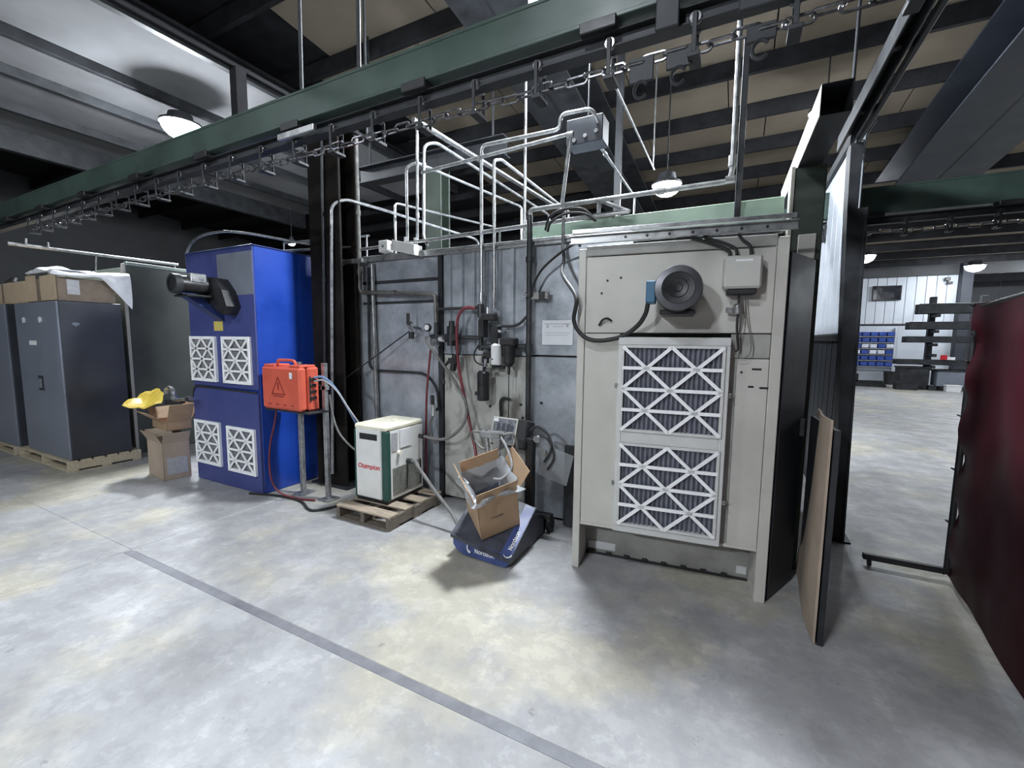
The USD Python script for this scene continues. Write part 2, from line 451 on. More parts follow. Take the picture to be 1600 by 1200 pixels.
PS = 1.255
ceiling = thing('ceiling', 'sloping factory roof of tan panels on dark purlins', 'ceiling', kind='structure')
slope = math.atan(-0.076)
RX = np.array([[1, 0, 0], [0, math.cos(slope), -math.sin(slope)], [0, math.sin(slope), math.cos(slope)]])
part(ceiling, 'roof_deck', move(bx(-18, 14, -17.5, 20.5, 0.05, 0.10, 0), RX, (0, 7.68, 5.78)), 'purlin_dark', smooth=False)
for k in range(-4, 16):
    y = 7.68 + PS * k
    part(ceiling, 'purlin', bx(-18, 14, y - 0.035, y + 0.035, roof_z(y) - 0.25, roof_z(y), 0.004), 'purlin_dark', smooth=False)
for k in range(-3, 12):
    xs = np.arange(-6.5, 14.1, 2.05)
    off = (k % 2) * 0.6
    for x in xs:
        m = bx(x + 0.008 + off, x + 2.042 + off, 0.012, PS - 0.012, -0.015, 0.02, 0.004)
        part(ceiling, 'panel', move(m, RX, (0, 7.68 + PS * k, roof_z(7.68 + PS * k) + 0.02)), 'roof_tan', smooth=False)
# the lower grey deck on the left, its ribs running away from the camera
for x0, x1 in ((-12.2, -10.9), (-10.9, -9.45), (-9.45, -8.25), (-8.25, -6.5)):
    part(ceiling, 'deck_panel', bx(x0 + 0.03, x1 - 0.03, -6, 9.5, 5.42, 5.46, 0.006), 'roof_grey', smooth=False)
    part(ceiling, 'deck_rib', bx(x1 - 0.05, x1 + 0.05, -6, 9.5, 5.28, 5.44, 0.006), 'steel_dark', smooth=False)
part(ceiling, 'deck_edge', bx(-12.3, -12.15, -6, 9.5, 5.0, 5.46, 0.01), 'steel_dark', smooth=False)
part(ceiling, 'deck_back', bx(-12.3, -6.4, -6, 9.5, 5.46, 5.5, 0.01), 'purlin_dark', smooth=False)


def ibeam_y(x, w, y0, y1, z0, z1, t=0.03):
    return [bx(x - w / 2, x + w / 2, y0, y1, z0, z0 + t, 0.004), bx(x - w / 2, x + w / 2, y0, y1, z1 - t, z1, 0.004), bx(x - 0.02, x + 0.02, y0, y1, z0, z1, 0.002)]


for x, w, y0, y1, m in ((-2.5, 0.8, -6, 20, 'steel_dark'), (3.1, 1.2, -6, 12.5, 'rafter_blue')):
    q = trimesh.util.concatenate(ibeam_y(x, w, y0 - 7.68, y1 - 7.68, -0.95, -0.28))
    part(ceiling, 'rafter', move(q, RX, (0, 7.68, 5.78)), m, smooth=False)

wl = thing('wall_left', 'dark left end wall of the factory', 'wall', kind='structure')
part(wl, 'cladding', bx(-18.2, -18, -9, 27, 0, 7, 0), 'wall_dark', smooth=False)
wr = thing('wall_right', 'dark right end wall of the factory', 'wall', kind='structure')
part(wr, 'cladding', bx(14, 14.2, -9, 27, 0, 7, 0), 'wall_dark', smooth=False)
wb = thing('wall_back', 'dark rear wall of the factory', 'wall', kind='structure')
part(wb, 'cladding', bx(-18, 14, 27, 27.2, 0, 7, 0), 'wall_dark', smooth=False)
wn = thing('wall_near', 'wall behind the viewer', 'wall', kind='structure')
part(wn, 'cladding', bx(-18, 14, -9.2, -9, 0, 7, 0), 'wall_dark', smooth=False)
wf = thing('wall_far', 'white ribbed wall at the end of the far bay', 'wall', kind='structure')
xs = np.arange(1.0, 7.3, 0.3)
for x in xs:
    part(wf, 'siding_panel', bx(x + 0.004, min(x + 0.296, 7.3), 22.5, 22.6, 2.37, 4.2, 0.015), 'white_siding', smooth=False)
part(wf, 'siding_rail', bx(1.0, 7.3, 22.47, 22.6, 2.31, 2.365, 0.01), 'steel_dark', smooth=False)
part(wf, 'lower_lining', bx(1.0, 7.3, 22.5, 22.6, 0, 2.31, 0.01), 'white_siding', smooth=False)
part(wf, 'upper_band', bx(1.0, 14, 22.5, 22.6, 4.2, 5.6, 0.01), 'wall_dark', smooth=False)
part(wf, 'corner_column', bx(7.3, 7.62, 22.2, 22.6, 0, 4.9, 0.01), 'rafter_blue', smooth=False)

# partition of white ribbed sheets right of the opening's post
wp = thing('wall_partition', 'white ribbed sheet partition with dark frame beside the doorway', 'wall', kind='structure')
for k in range(9):
    y = 4.5 + k * 0.26
    part(wp, 'siding_panel', bx(0.80, 0.83, y + 0.004, y + 0.256, 1.68, 3.32, 0.008), 'white_siding', smooth=False)
    part(wp, 'lower_shade_panel', bx(0.80, 0.83, y + 0.004, y + 0.256, 0.03, 1.62, 0.008), 'shade_panel', smooth=False)  # shadow on the lower sheets is put into their dark colour
part(wp, 'top_rail', bx(0.77, 0.87, 4.4, 6.9, 3.3, 3.4, 0.006), 'steel_dark', smooth=False)
part(wp, 'mid_rail', bx(0.77, 0.87, 4.4, 6.9, 1.62, 1.68, 0.006), 'steel_dark', smooth=False)

# ================================================================ LARGE STRUCTURE
# door post and its bracket plate
t = thing('door_post', 'dark steel post standing at the left side of the doorway', 'post', (0.78, 4.26, 0))
part(t, 'shaft', prism([(0.79, 0), (0.86, 0), (0.825, 2.62), (0.765, 2.62), (0.765, 3.1), (0.69, 3.1), (0.70, 2.62)], 'y', 4.24, 4.40), 'steel_dark', smooth=False, world=True)
part(t, 'edge_angle', prism([(0.845, 0.01), (0.86, 0.01), (0.825, 2.62), (0.81, 2.62)], 'y', 4.222, 4.24), 'steel_dark', smooth=False, world=True)
part(t, 'foot_plate', bx(0.74, 0.90, 4.2, 4.44, 0, 0.012), 'steel_dark', world=True)

# sliding-door track running from the viewer to the post
t = thing('door_track', 'dark steel sliding door track running overhead above the doorway', 'rail', (0.68, 3.2, 3.14))
part(t, 'channel', [bx(0.64, 0.65, 1.9, 4.5, 3.14, 3.26, 0.002), bx(0.64, 0.72, 1.9, 4.5, 3.25, 3.26, 0.002), bx(0.71, 0.72, 1.9, 4.5, 3.14, 3.26, 0.002)], 'steel_dark', smooth=False, world=True)
part(t, 'guide_bar', bx(0.755, 0.785, 1.9, 4.5, 3.17, 3.21, 0.004), 'steel_dark', world=True)
for y in (2.5, 3.2, 3.95):
    part(t, 'bracket', bx(0.65, 0.78, y, y + 0.05, 3.20, 3.24, 0.004), 'black_paint', world=True)
for y in (2.3, 4.3):
    part(t, 'hanger_rod', rod((0.68, y, 3.26), (0.68, y, roof_z(y)), 0.012), 'steel_dark', world=True)

# header duct and its green post
t = thing('header_duct', 'open-ended rectangular header duct with cream lit side, right of the grey filter booth', 'duct', (0.38, 2.80, 2.75), 1.3)
w_, h_, L_ = 0.135, 0.155, 1.75
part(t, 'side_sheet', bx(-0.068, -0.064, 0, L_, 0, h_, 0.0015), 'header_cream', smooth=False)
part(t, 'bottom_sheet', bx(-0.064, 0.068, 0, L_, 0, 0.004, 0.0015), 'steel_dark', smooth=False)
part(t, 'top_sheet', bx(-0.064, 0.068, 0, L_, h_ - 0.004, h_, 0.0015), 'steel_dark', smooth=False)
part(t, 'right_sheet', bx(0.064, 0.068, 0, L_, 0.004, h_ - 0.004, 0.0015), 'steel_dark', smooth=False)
part(t, 'inner_lining', bx(-0.06, 0.06, 0.25, L_, 0.008, h_ - 0.008, 0.0), 'black_paint', smooth=False)
t = thing('header_post', 'dark green steel post carrying the header duct behind the filter booth', 'post', (0.37, 3.55, 0))
part(t, 'shaft', bx(0.285, 0.46, 3.52, 3.66, 0, 2.75, 0.006), 'green_post', world=True)
part(t, 'flange', bx(0.262, 0.285, 3.50, 3.66, 0, 2.75, 0.003), 'header_cream', world=True)  # cream colour stands in for the lit edge of the green post
part(t, 'splice_plate', bx(0.325, 0.425, 3.495, 3.52, 2.14, 2.31, 0.004), 'booth_grey', world=True)

# conveyor beams with trolleys and chain
def trolley(con, x, y, z):
    b = part(con, 'trolley', [bx(x - 0.022, x - 0.004, y - 0.05, y - 0.043, z - 0.13, z + 0.02, 0.002), bx(x - 0.022, x - 0.004, y + 0.043, y + 0.05, z - 0.13, z + 0.02, 0.002),
                              bx(x - 0.035, x + 0.01, y - 0.05, y + 0.05, z - 0.145, z - 0.128, 0.002)], 'steel_dark', smooth=False)
    for s in (-1, 1):
        part(b, 'wheel', lathe([(0, 0), (0.022, 0), (0.027, 0.006), (0.027, 0.014), (0.012, 0.018), (0, 0.018)], (x - 0.013, y + s * 0.03 - 0.009, z + 0.003), 'y', 12), 'chain_steel')
    return b


def chain_link(x, y, z, L=0.10, flat=False, r=0.006):
    a = np.linspace(0, 2 * np.pi, 14, endpoint=False)
    px, pw = np.cos(a) * 0.018 + np.sign(np.cos(a)) * (L / 2 - 0.018), np.sin(a) * 0.018
    P = np.stack([x + px, y + (pw if flat else 0 * pw), z + (0 * pw if flat else pw)], 1)
    return sweep(P, r, 5, closed=True)


def conveyor(label, x0, x1, y, zb, hangers, cx0, cx1, loc, h=0.18):
    c = thing('overhead_conveyor', label, 'conveyor')
    m = [bx(x0, x1, y - 0.06, y + 0.06, zb, zb + 0.018, 0.003), bx(x0, x1, y - 0.06, y + 0.06, zb + h - 0.018, zb + h, 0.003), bx(x0, x1, y - 0.055, y - 0.03, zb + 0.01, zb + h - 0.01, 0.003)]
    part(c, 'beam', m, 'green_paint', smooth=False)
    zt = zb - 0.03
    part(c, 'track', [bx(x0, x1, y - 0.035, y + 0.035, zt - 0.068, zt - 0.06, 0.002), bx(x0, x1, y - 0.004, y + 0.004, zt - 0.06, zt, 0.001), bx(x0, x1, y - 0.035, y + 0.035, zt - 0.006, zt, 0.002)], 'steel_dark', smooth=False)
    for x in hangers:
        part(c, 'hanger', bx(x - 0.045, x + 0.045, y - 0.02, y + 0.02, zb + h, roof_z(y) - 0.02, 0.004), 'steel_dark', smooth=False)
    for x in np.arange(x0 + 0.4, x1, 1.0):
        part(c, 'clamp', bx(x - 0.08, x + 0.08, y - 0.07, y + 0.07, zt - 0.005, zb + 0.012, 0.004), 'black_paint', smooth=False)
    n = 0
    for i, x in enumerate(np.arange(cx0, cx1, 0.085)):
        sag = -0.008 * math.sin(i * 1.9)
        if i % 4 == 0:
            trolley(c, x, y, zt - 0.055)
        part(c, 'chain_link', chain_link(x, y, zt - 0.145 + sag, flat=bool(i % 2)), 'chain_steel')
    return c


conv1 = conveyor('green overhead conveyor beam with chain and trolleys crossing the top of the picture', -14, 6, 2.0, 2.95, (), -7.0, 0.7, None)
part(conv1, 'hanger', bx(-3.235, -3.165, 1.96, 2.04, 3.13, 3.46, 0.004), 'purlin_dark', smooth=False)
part(conv1, 'cross_member', bx(-3.22, -3.18, -3.0, 3.25, 3.455, 3.485, 0.004), 'purlin_dark', smooth=False)
for y_ in (-2.5, 3.2):
    part(conv1, 'hanger_rod', rod((-3.2, y_, 3.49), (-3.2, y_, roof_z(y_) - 0.03), 0.012), 'steel_dark')
conv2 = conveyor('green overhead conveyor beam running behind the oven and past the doorway', -2.2, 9, 5.9, 2.93, (-1.5, 2.6, 5.5), 0.8, 3.4, None, h=0.27)
# fittings hanging below the near conveyor
for x, z0 in ((-0.27, 2.62), (-0.42, 2.60), (0.02, 2.64)):
    part(conv1, 'hook_bracket', [bx(x - 0.05, x + 0.05, 1.985, 2.0, z0 + 0.09, 2.79, 0.003)] + [sweep(np.stack([x + 0.028 * np.cos(np.linspace(0.6, 5.6, 12)), np.full(12, 1.99), z0 + 0.06 + 0.034 * np.sin(np.linspace(0.6, 5.6, 12))], 1), 0.008, 6)], 'steel_dark')
part(conv1, 'drive_plate', bx(-0.06, 0.10, 1.93, 1.95, 2.82, 3.0, 0.004), 'steel_dark')
part(conv1, 'drive_plate', bx(-0.36, -0.27, 1.93, 1.95, 2.84, 3.0, 0.004), 'steel_dark')
for x in (-2.55, -2.05):
    part(conv1, 'hanger_rod', rod((x, 2.0, 3.13), (x + 0.05, 2.0, roof_z(2.0)), 0.012), 'steel_dark')
part(conv1, 'splice_box', bx(-2.70, -2.36, 1.92, 1.95, 2.86, 2.90, 0.004), 'galvanized_pipe')

# columns behind
t = thing('building_column', 'dark brown H column standing between the blue cabinet and the oven wall', 'column', (-3.83, 3.33, 0))
part(t, 'flange', bx(-4.07, -3.62, 3.22, 3.25, 0, 3.95, 0.005), 'column_brown', world=True)
part(t, 'flange', bx(-4.07, -3.62, 3.42, 3.45, 0, 3.95, 0.005), 'column_brown', world=True)
part(t, 'web', bx(-3.87, -3.84, 3.25, 3.42, 0, 3.95, 0.002), 'column_brown', world=True)
part(t, 'base_plate', bx(-4.12, -3.57, 3.17, 3.49, 0, 0.02, 0.003), 'steel_dark', world=True)
t = thing('building_column', 'green-grey column rising behind the oven roof between the pipes', 'column', (-3.77, 5.0, 0))
part(t, 'flange', bx(-3.9, -3.64, 4.95, 4.98, 0, 3.9, 0.005), 'green_post', world=True)
part(t, 'flange', bx(-3.9, -3.64, 5.14, 5.17, 0, 3.9, 0.005), 'green_post', world=True)
part(t, 'web', bx(-3.78, -3.76, 4.98, 5.14, 0, 3.9, 0.002), 'green_post', world=True)

t = thing('roof_girder', 'dark steel girder lying across the green-grey column behind the pipes', 'girder', (-3.4, 5.06, 3.9))
part(t, 'bottom_flange', bx(-5.2, -2.7, 4.96, 5.16, 3.90, 3.92, 0.003), 'steel_dark', smooth=False, world=True)
part(t, 'top_flange', bx(-5.2, -2.7, 4.96, 5.16, 4.12, 4.14, 0.003), 'steel_dark', smooth=False, world=True)
part(t, 'web', bx(-5.2, -2.7, 5.05, 5.07, 3.92, 4.12, 0.002), 'steel_dark', smooth=False, world=True)
for x_ in (-5.0, -2.9):
    part(t, 'hanger_rod', rod((x_, 5.06, 4.14), (x_, 5.06, roof_z(5.06) - 0.03), 0.015), 'steel_dark', world=True)

# oven: galvanised wall with ribbed and flat sheets
ov = thing('curing_oven', 'long oven enclosure with galvanised sheet wall behind the pipes', 'oven', (-2.5, 3.5, 0))
YW = 3.5
part(ov, 'carcass', bx(-3.90, 0.2, YW + 0.03, 5.4, 0.02, 2.36, 0.005), 'steel_dark', smooth=False, world=True)
part(ov, 'sheet', bx(-3.92, -2.60, YW, YW + 0.03, 0.03, 2.40, 0.006), 'galvanized', smooth=False, world=True)
prof, x = [], -2.545
pts = [(-2.545, YW)]
while x < -1.64:
    for dx, dy in ((0.0, 0), (0.05, 0), (0.062, -0.022), (0.092, -0.022), (0.104, 0)):
        if x + dx < -1.63:
            pts.append((x + dx, YW + dy))
    x += 0.135
P = []
for (px_, py_) in pts:
    if not P or px_ > P[-1][0] + 1e-6:
        P.append((px_, py_))
P.append((-1.625, YW))
part(ov, 'ribbed_sheet', prism(P + [(-1.625, YW + 0.03), (-2.545, YW + 0.03)], 'z', 1.46, 2.40), 'galvanized', smooth=False, world=True)
part(ov, 'lower_sheet', bx(-2.545, -1.625, YW, YW + 0.03, 0.03, 1.452, 0.006), 'galvanized_grimy', smooth=False, world=True, label='grimy oil-stained lower sheet')
part(ov, 'upper_right_sheet', bx(-1.615, -0.75, YW, YW + 0.03, 1.47, 2.40, 0.006), 'galvanized', smooth=False, world=True)
part(ov, 'lower_right_sheet', bx(-1.615, -0.75, YW, YW + 0.03, 0.03, 1.455, 0.006), 'galvanized', smooth=False, world=True)
part(ov, 'seam_post', bx(-2.60, -2.548, YW - 0.025, YW + 0.03, 0.0, 2.42, 0.004), 'steel_dark', smooth=False, world=True)
part(ov, 'end_trim', bx(-3.97, -3.92, YW - 0.02, YW + 0.06, 0.0, 2.42, 0.004), 'blue_dark', smooth=False, world=True)
part(ov, 'seam_strip', bx(-1.625, -1.615, YW - 0.004, YW + 0.03, 0.03, 2.40, 0.001), 'black_paint', smooth=False, world=True)
part(ov, 'panel_rail', bx(-3.6, -2.6, YW - 0.012, YW, 2.17, 2.20, 0.002), 'steel_dark', smooth=False, world=True)
part(ov, 'panel_rail', bx(-3.6, -2.6, YW - 0.012, YW, 1.96, 1.985, 0.002), 'steel_dark', smooth=False, world=True)
part(ov, 'top_channel', [bx(-3.95, -0.75, YW - 0.04, YW + 0.03, 2.40, 2.46, 0.004), bx(-2.62, -0.75, YW - 0.06, YW - 0.03, 2.425, 2.445, 0.002)], 'galvanized_pipe', smooth=False, world=True)
part(ov, 'roof_sheet', bx(-3.95, 0.2, YW + 0.03, 5.4, 2.37, 2.41, 0.004), 'galvanized', smooth=False, world=True)
part(ov, 'green_upstand', bx(-1.75, 0.24, YW + 0.10, YW + 0.16, 2.36, 2.60, 0.006), 'green_light', smooth=False, world=True)
for x in np.arange(-1.7, -0.8, 0.16):
    part(ov, 'bolt', lathe([(0, 0), (0.010, 0), (0.010, 0.006), (0, 0.008)], (x, YW - 0.041, 2.43), 'y', 8), 'steel_bright', world=True)

# ---------------------------------------------------------------- pleated filters (shared by both booths)
def filter_thing(label, W, H, loc, rz, bar, border, pleat, npl, group, fm='filter_white'):
    t = thing('air_filter', label, 'filter', loc, rz, group)
    D = 0.045
    part(t, 'frame', [bx(0, W, -0.003, D, 0, border, 0.002), bx(0, W, -0.003, D, H - border, H, 0.002), bx(0, border, -0.003, D, border, H - border, 0.002), bx(W - border, W, -0.003, D, border, H - border, 0.002)], fm, smooth=False)
    q = []
    n = npl * 2
    for i in range(n + 1):
        q.append((border + (W - 2 * border) * i / n, 0.010 if i % 2 else 0.036))
    part(t, 'pleats', prism(q + [(W - border, 0.042), (border, 0.042)], 'z', border, H - border), pleat, smooth=False)
    b = border * 0.6
    x0, x1, z0, z1 = b, W - b, b, H - b
    cx, cz = W / 2, H / 2

    def strut(a, c):
        a, c = np.array(a, float), np.array(c, float)
        d = c - a
        L = np.linalg.norm(d)
        n_ = np.array([-d[1], d[0]]) / L * bar / 2
        return prism([a + n_, a - n_, c - n_, c + n_], 'y', -0.007, 0.004)
    for z in (z0 + (z1 - z0) * .25, cz, z0 + (z1 - z0) * .75):
        part(t, 'crossbar', strut((x0, z), (x1, z)), 'filter_white', smooth=False)
    for a, c in (((x0, z0), (x1, z1)), ((x0, z1), (x1, z0)), ((cx, z0), (x0, cz)), ((cx, z0), (x1, cz)), ((cx, z1), (x0, cz)), ((cx, z1), (x1, cz))):
        part(t, 'diagonal_strut', strut(a, c), 'filter_white', smooth=False)
    return t


# ---------------------------------------------------------------- grey filter booth
BL, BR = np.array([-0.958, 2.824, 0]), 6.4
BU, BN = np.array([math.cos(math.radians(BR)), math.sin(math.radians(BR)), 0]), np.array([-math.sin(math.radians(BR)), math.cos(math.radians(BR)), 0])


def booth_pt(x, y, z):
    return BL + BU * x + BN * y + np.array([0, 0, z])


b = thing('filter_booth', 'tall pale grey filter booth on legs with motor and two large filters', 'filter booth', BL, BR)
part(b, 'leg', [bx(0, 0.05, 0, 0.02, 0, 2.2, 0.004), bx(0.0, 0.012, 0.02, 0.27, 0, 2.2, 0.002), bx(0.045, 0.05, 0.02, 0.25, 0, 0.36, 0.001)], 'booth_grey', smooth=False)
part(b, 'leg', [bx(1.146, 1.206, 0, 0.02, 0, 2.2, 0.004), bx(1.194, 1.206, 0.02, 0.27, 0, 2.2, 0.002), bx(1.146, 1.151, 0.02, 0.25, 0, 0.36, 0.001)], 'booth_grey', smooth=False)
part(b, 'upper_panel', bx(0.052, 1.144, 0.006, 0.03, 1.652, 2.145, 0.004), 'booth_grey', smooth=False)
part(b, 'top_band', bx(0.052, 1.144, -0.004, 0.03, 2.15, 2.215, 0.004), 'booth_grey_dark', smooth=False)
part(b, 'left_panel', bx(0.052, 0.284, 0.006, 0.03, 0.34, 1.647, 0.004), 'booth_grey', smooth=False)
part(b, 'right_panel', bx(0.975, 1.144, 0.004, 0.03, 0.34, 1.50, 0.004), 'booth_grey', smooth=False)
part(b, 'right_upper_panel', bx(0.935, 1.144, 0.010, 0.03, 1.504, 1.647, 0.004), 'booth_grey_dark', smooth=False)
part(b, 'shadow_gap_strip', bx(0.93, 0.974, 0.016, 0.03, 0.34, 1.50, 0.002), 'booth_grey_dark', smooth=False)  # darker strip paints in the shadow beside the filter holder
part(b, 'bottom_lip', bx(0.05, 1.146, 0.0, 0.03, 0.322, 0.342, 0.003), 'booth_grey', smooth=False)
part(b, 'filter_holder', [bx(0.284, 0.930, -0.07, 0.02, 1.575, 1.625, 0.004), bx(0.284, 0.930, -0.07, 0.02, 0.345, 0.395, 0.004), bx(0.284, 0.318, -0.07, 0.02, 0.395, 1.575, 0.004), bx(0.892, 0.930, -0.07, 0.02, 0.395, 1.575, 0.004),
                           bx(0.318, 0.892, -0.07, 0.02, 0.945, 1.02, 0.004)], 'filter_frame', smooth=False)
part(b, 'body', [bx(0.012, 1.194, 0.27, 0.62, 0.0, 2.2, 0.004), bx(0.052, 1.144, 0.03, 0.27, 2.17, 2.2, 0.002), bx(0.052, 1.144, 0.20, 0.27, 0.36, 2.17, 0.002), bx(0.052, 1.144, 0.03, 0.2, 0.34, 0.36, 0.002)], 'booth_grey_dark', smooth=False)
part(b, 'slot_cover', bx(0.07, 0.27, 0.262, 0.27, 0.035, 0.095, 0.004), 'label_white', smooth=False, label='white patch low on the base plate, left')
part(b, 'slot_cover', bx(1.075, 1.14, 0.262, 0.27, 0.035, 0.09, 0.004), 'label_white', smooth=False, label='white patch low on the base plate, right')
part(b, 'floor_seam', [bx(0.06, 1.14, 0.245, 0.262, 0.0, 0.014, 0.002)] + [qbox((0.09 + 0.13 * i, 0.25, 0.02), (0.035, 0.02, 0.018)) for i in range(8)], 'black_rubber', smooth=False)
for x, z in ((0.276, 1.31), (0.276, 0.66), (0.94, 1.28), (0.94, 0.62)):
    part(b, 'filter_clip', [qbox((x, -0.035, z), (0.022, 0.03, 0.03)), rod((x, -0.05, z), (x + 0.012, -0.07, z + 0.012), 0.005, 8)], 'galvanized_pipe')
for x, z, L in ((1.055, 1.44, 0.05), (1.10, 1.33, 0.075), (1.04, 1.335, 0.03)):
    part(b, 'scuff', bx(x, x + L, 0.0025, 0.006, z - 0.006, z + 0.006, 0.001), 'text_black')
for x, z in ((0.19, 1.99), (0.155, 1.91), (0.275, 2.005), (0.21, 1.74), (1.0, 1.42)):
    part(b, 'bolt', lathe([(0, 0), (0.007, 0), (0.007, 0.006), (0, 0.008)], (x, 0.0, z), 'y', 8), 'steel_dark')
part(b, 'flap_handle', cable([(0.145, -0.004, 1.70), (0.17, -0.02, 1.735), (0.20, -0.02, 1.745), (0.225, -0.004, 1.73)], 0.007), 'steel_dark')
mo = part(b, 'motor', [lathe([(0, 0), (0.122, 0), (0.128, 0.012), (0.128, 0.15), (0.115, 0.16), (0.115, 0.30), (0, 0.30)], (0.625, -0.30, 1.895), 'y', 36)] +
          [bx(0.625 + 0.112 * math.cos(a) - 0.003, 0.625 + 0.112 * math.cos(a) + 0.003, -0.15, -0.01, 1.895 + 0.112 * math.sin(a) - 0.003, 1.895 + 0.112 * math.sin(a) + 0.018, 0) for a in np.linspace(0.3, 2.84, 14)], 'motor_black')
part(mo, 'cowl_ring', lathe([(0.088, 0.0), (0.122, 0.004), (0.126, 0.012), (0.126, 0.05), (0.088, 0.05), (0.088, 0.0)], (0.625, -0.315, 1.895), 'y', 36), 'motor_ring', label='grey rim of the fan cowl')
part(mo, 'fan_cover', lathe([(0, -0.006), (0.02, -0.008), (0.024, 0.0), (0.05, -0.004), (0.054, 0.002), (0.086, -0.002), (0.086, 0.02), (0, 0.02)], (0.625, -0.312, 1.895), 'y', 36), 'motor_black')
part(mo, 'terminal_box', bx(0.452, 0.505, -0.27, -0.13, 1.82, 1.945, 0.006), 'box_blue', label='blue terminal box')
part(mo, 'mounting_foot', bx(0.53, 0.72, -0.25, 0.01, 1.752, 1.78, 0.006), 'motor_black')
cb = part(b, 'control_box', bx(0.868, 1.062, -0.10, 0.008, 1.905, 2.09, 0.012), 'box_offwhite', label='off-white control box')
part(cb, 'bottom_gland', bx(0.89, 1.04, -0.085, 0.0, 1.872, 1.905, 0.006), 'black_rubber')
part(cb, 'nameplate', bx(0.925, 1.01, -0.102, -0.0995, 2.055, 2.066, 0.0005), 'text_white')
part(cb, 'plug', [lathe([(0, 0), (0.022, 0), (0.026, 0.02), (0.026, 0.05), (0.014, 0.06), (0, 0.06)], (0.955, -0.05, 1.762), 'z', 14), qbox((0.91, -0.045, 1.785), (0.035, 0.03, 0.03))], 'galvanized_pipe')
part(cb, 'cord', cable([(0.955, -0.05, 1.87), (0.958, -0.05, 1.80), (0.955, -0.05, 1.70), (0.962, -0.05, 1.62), (0.970, -0.04, 1.56), (0.955, -0.04, 1.545)], 0.007), 'black_rubber')
part(cb, 'cord', cable([(0.99, -0.04, 1.86), (1.01, -0.04, 1.72), (1.035, -0.04, 1.60), (1.03, -0.04, 1.53), (0.99, -0.04, 1.505), (0.96, -0.04, 1.54), (0.985, -0.04, 1.70), (0.98, -0.04, 1.86)], 0.003), 'grey_hose')
part(cb, 'conduit', cable([(0.90, -0.03, 2.09), (0.89, -0.03, 2.13), (0.82, -0.025, 2.17), (0.68, -0.02, 2.22), (0.60, -0.02, 2.225)], 0.010), 'black_rubber')
part(cb, 'conduit', cable([(0.935, -0.03, 2.09), (0.925, -0.03, 2.14), (0.86, -0.02, 2.18), (0.75, -0.02, 2.22)], 0.008), 'black_rubber')
part(cb, 'conduit', cable([(1.01, -0.03, 2.09), (1.0, -0.03, 2.15), (0.96, -0.02, 2.19), (0.93, -0.02, 2.24)], 0.009), 'black_rubber')
# top rails of the booth
part(b, 'cable_rail', [bx(-0.05, 1.23, -0.035, -0.03, 2.225, 2.275, 0.001), bx(-0.05, 1.23, -0.06, -0.03, 2.27, 2.276, 0.001), bx(-0.05, 1.23, -0.06, -0.03, 2.222, 2.228, 0.001)], 'galvanized_pipe', smooth=False)
part(b, 'cable_rail', [bx(-0.05, 1.23, 0.0, 0.02, 2.30, 2.325, 0.002)], 'galvanized_pipe', smooth=False)
for x in np.arange(0.3, 1.2, 0.13):
    part(b, 'rail_bolt', lathe([(0, 0), (0.008, 0), (0.008, 0.006), (0, 0.008)], (x, -0.042, 2.25), 'y', 8), 'black_paint')

big = filter_thing('upper large white-latticed pleated filter in the grey booth', 0.600, 0.555, booth_pt(0.305, -0.078, 1.02), BR, 0.021, 0.018, 'filter_pleat', 20, 'large filters of the grey booth', 'filter_frame')
dup(big, 'air_filter', 'lower large white-latticed pleated filter in the grey booth', booth_pt(0.305, -0.078, 0.392), BR)

# dark sheet added to stand in for the shaded gap between booth and cardboard
t = thing('gap_shade_sheet', 'dark sheet standing in for the shaded gap right of the grey booth', 'door', (0.256, 3.0, 0), 66.0)
part(t, 'shade_leaf', bx(0, 0.40, 0, 0.02, 0.0, 2.12, 0.004), 'shade_panel', smooth=False)
part(t, 'handle', [bx(0.33, 0.35, -0.03, 0.0, 1.0, 1.12, 0.004)], 'black_paint')  # made-up handle on the sheet that stands in for shade

# ---------------------------------------------------------------- blue dust cabinet
X0, X1, Y0, Y1 = -5.385, -4.211, 2.685, 3.36
b = thing('dust_cabinet', 'tall blue dust collector cabinet with four white filters and a blower motor', 'dust collector', (-4.8, 2.685, 0))
part(b, 'body', bx(X0, X1, Y0 + 0.01, Y1, 0.0, 2.49, 0.008), 'blue_paint', smooth=False, world=True)
part(b, 'upper_front', bx(X0 + 0.004, X1 - 0.004, Y0 - 0.004, Y0 + 0.012, 1.07, 2.485, 0.004), 'blue_greyish', smooth=False, world=True)
def rr(x0, x1, z0, z1, r, n=6):
    p = [(x0, z0), (x1, z0), (x1, z1 - 0.02)]
    a = np.linspace(0, np.pi / 2, n)
    p += [(x1 - 0.02 + 0.02 * math.cos(t), z1 - 0.02 + 0.02 * math.sin(t)) for t in a]
    p += [(x0 + r - r * math.sin(t), z1 - r + r * math.cos(t)) for t in a]
    return p
part(b, 'lower_front', prism(rr(X0 + 0.004, X1 - 0.004, 0.005, 1.045, 0.12), 'y', Y0 - 0.012, Y0 + 0.012), 'blue_greyish', smooth=False, world=True)
part(b, 'seam_gasket', cable([(X0 + 0.0, Y0 - 0.012, 0.93), (X0 + 0.03, Y0 - 0.014, 1.02), (X0 + 0.12, Y0 - 0.014, 1.06), (-4.9, Y0 - 0.014, 1.055), (-4.5, Y0 - 0.014, 1.05), (X1 - 0.02, Y0 - 0.014, 1.045)], 0.011), 'black_rubber', world=True)
part(b, 'warning_label', bx(-4.915, -4.755, Y0 - 0.008, Y0 - 0.003, 1.665, 1.765, 0.001), 'label_yellow', world=True, label='yellow label')
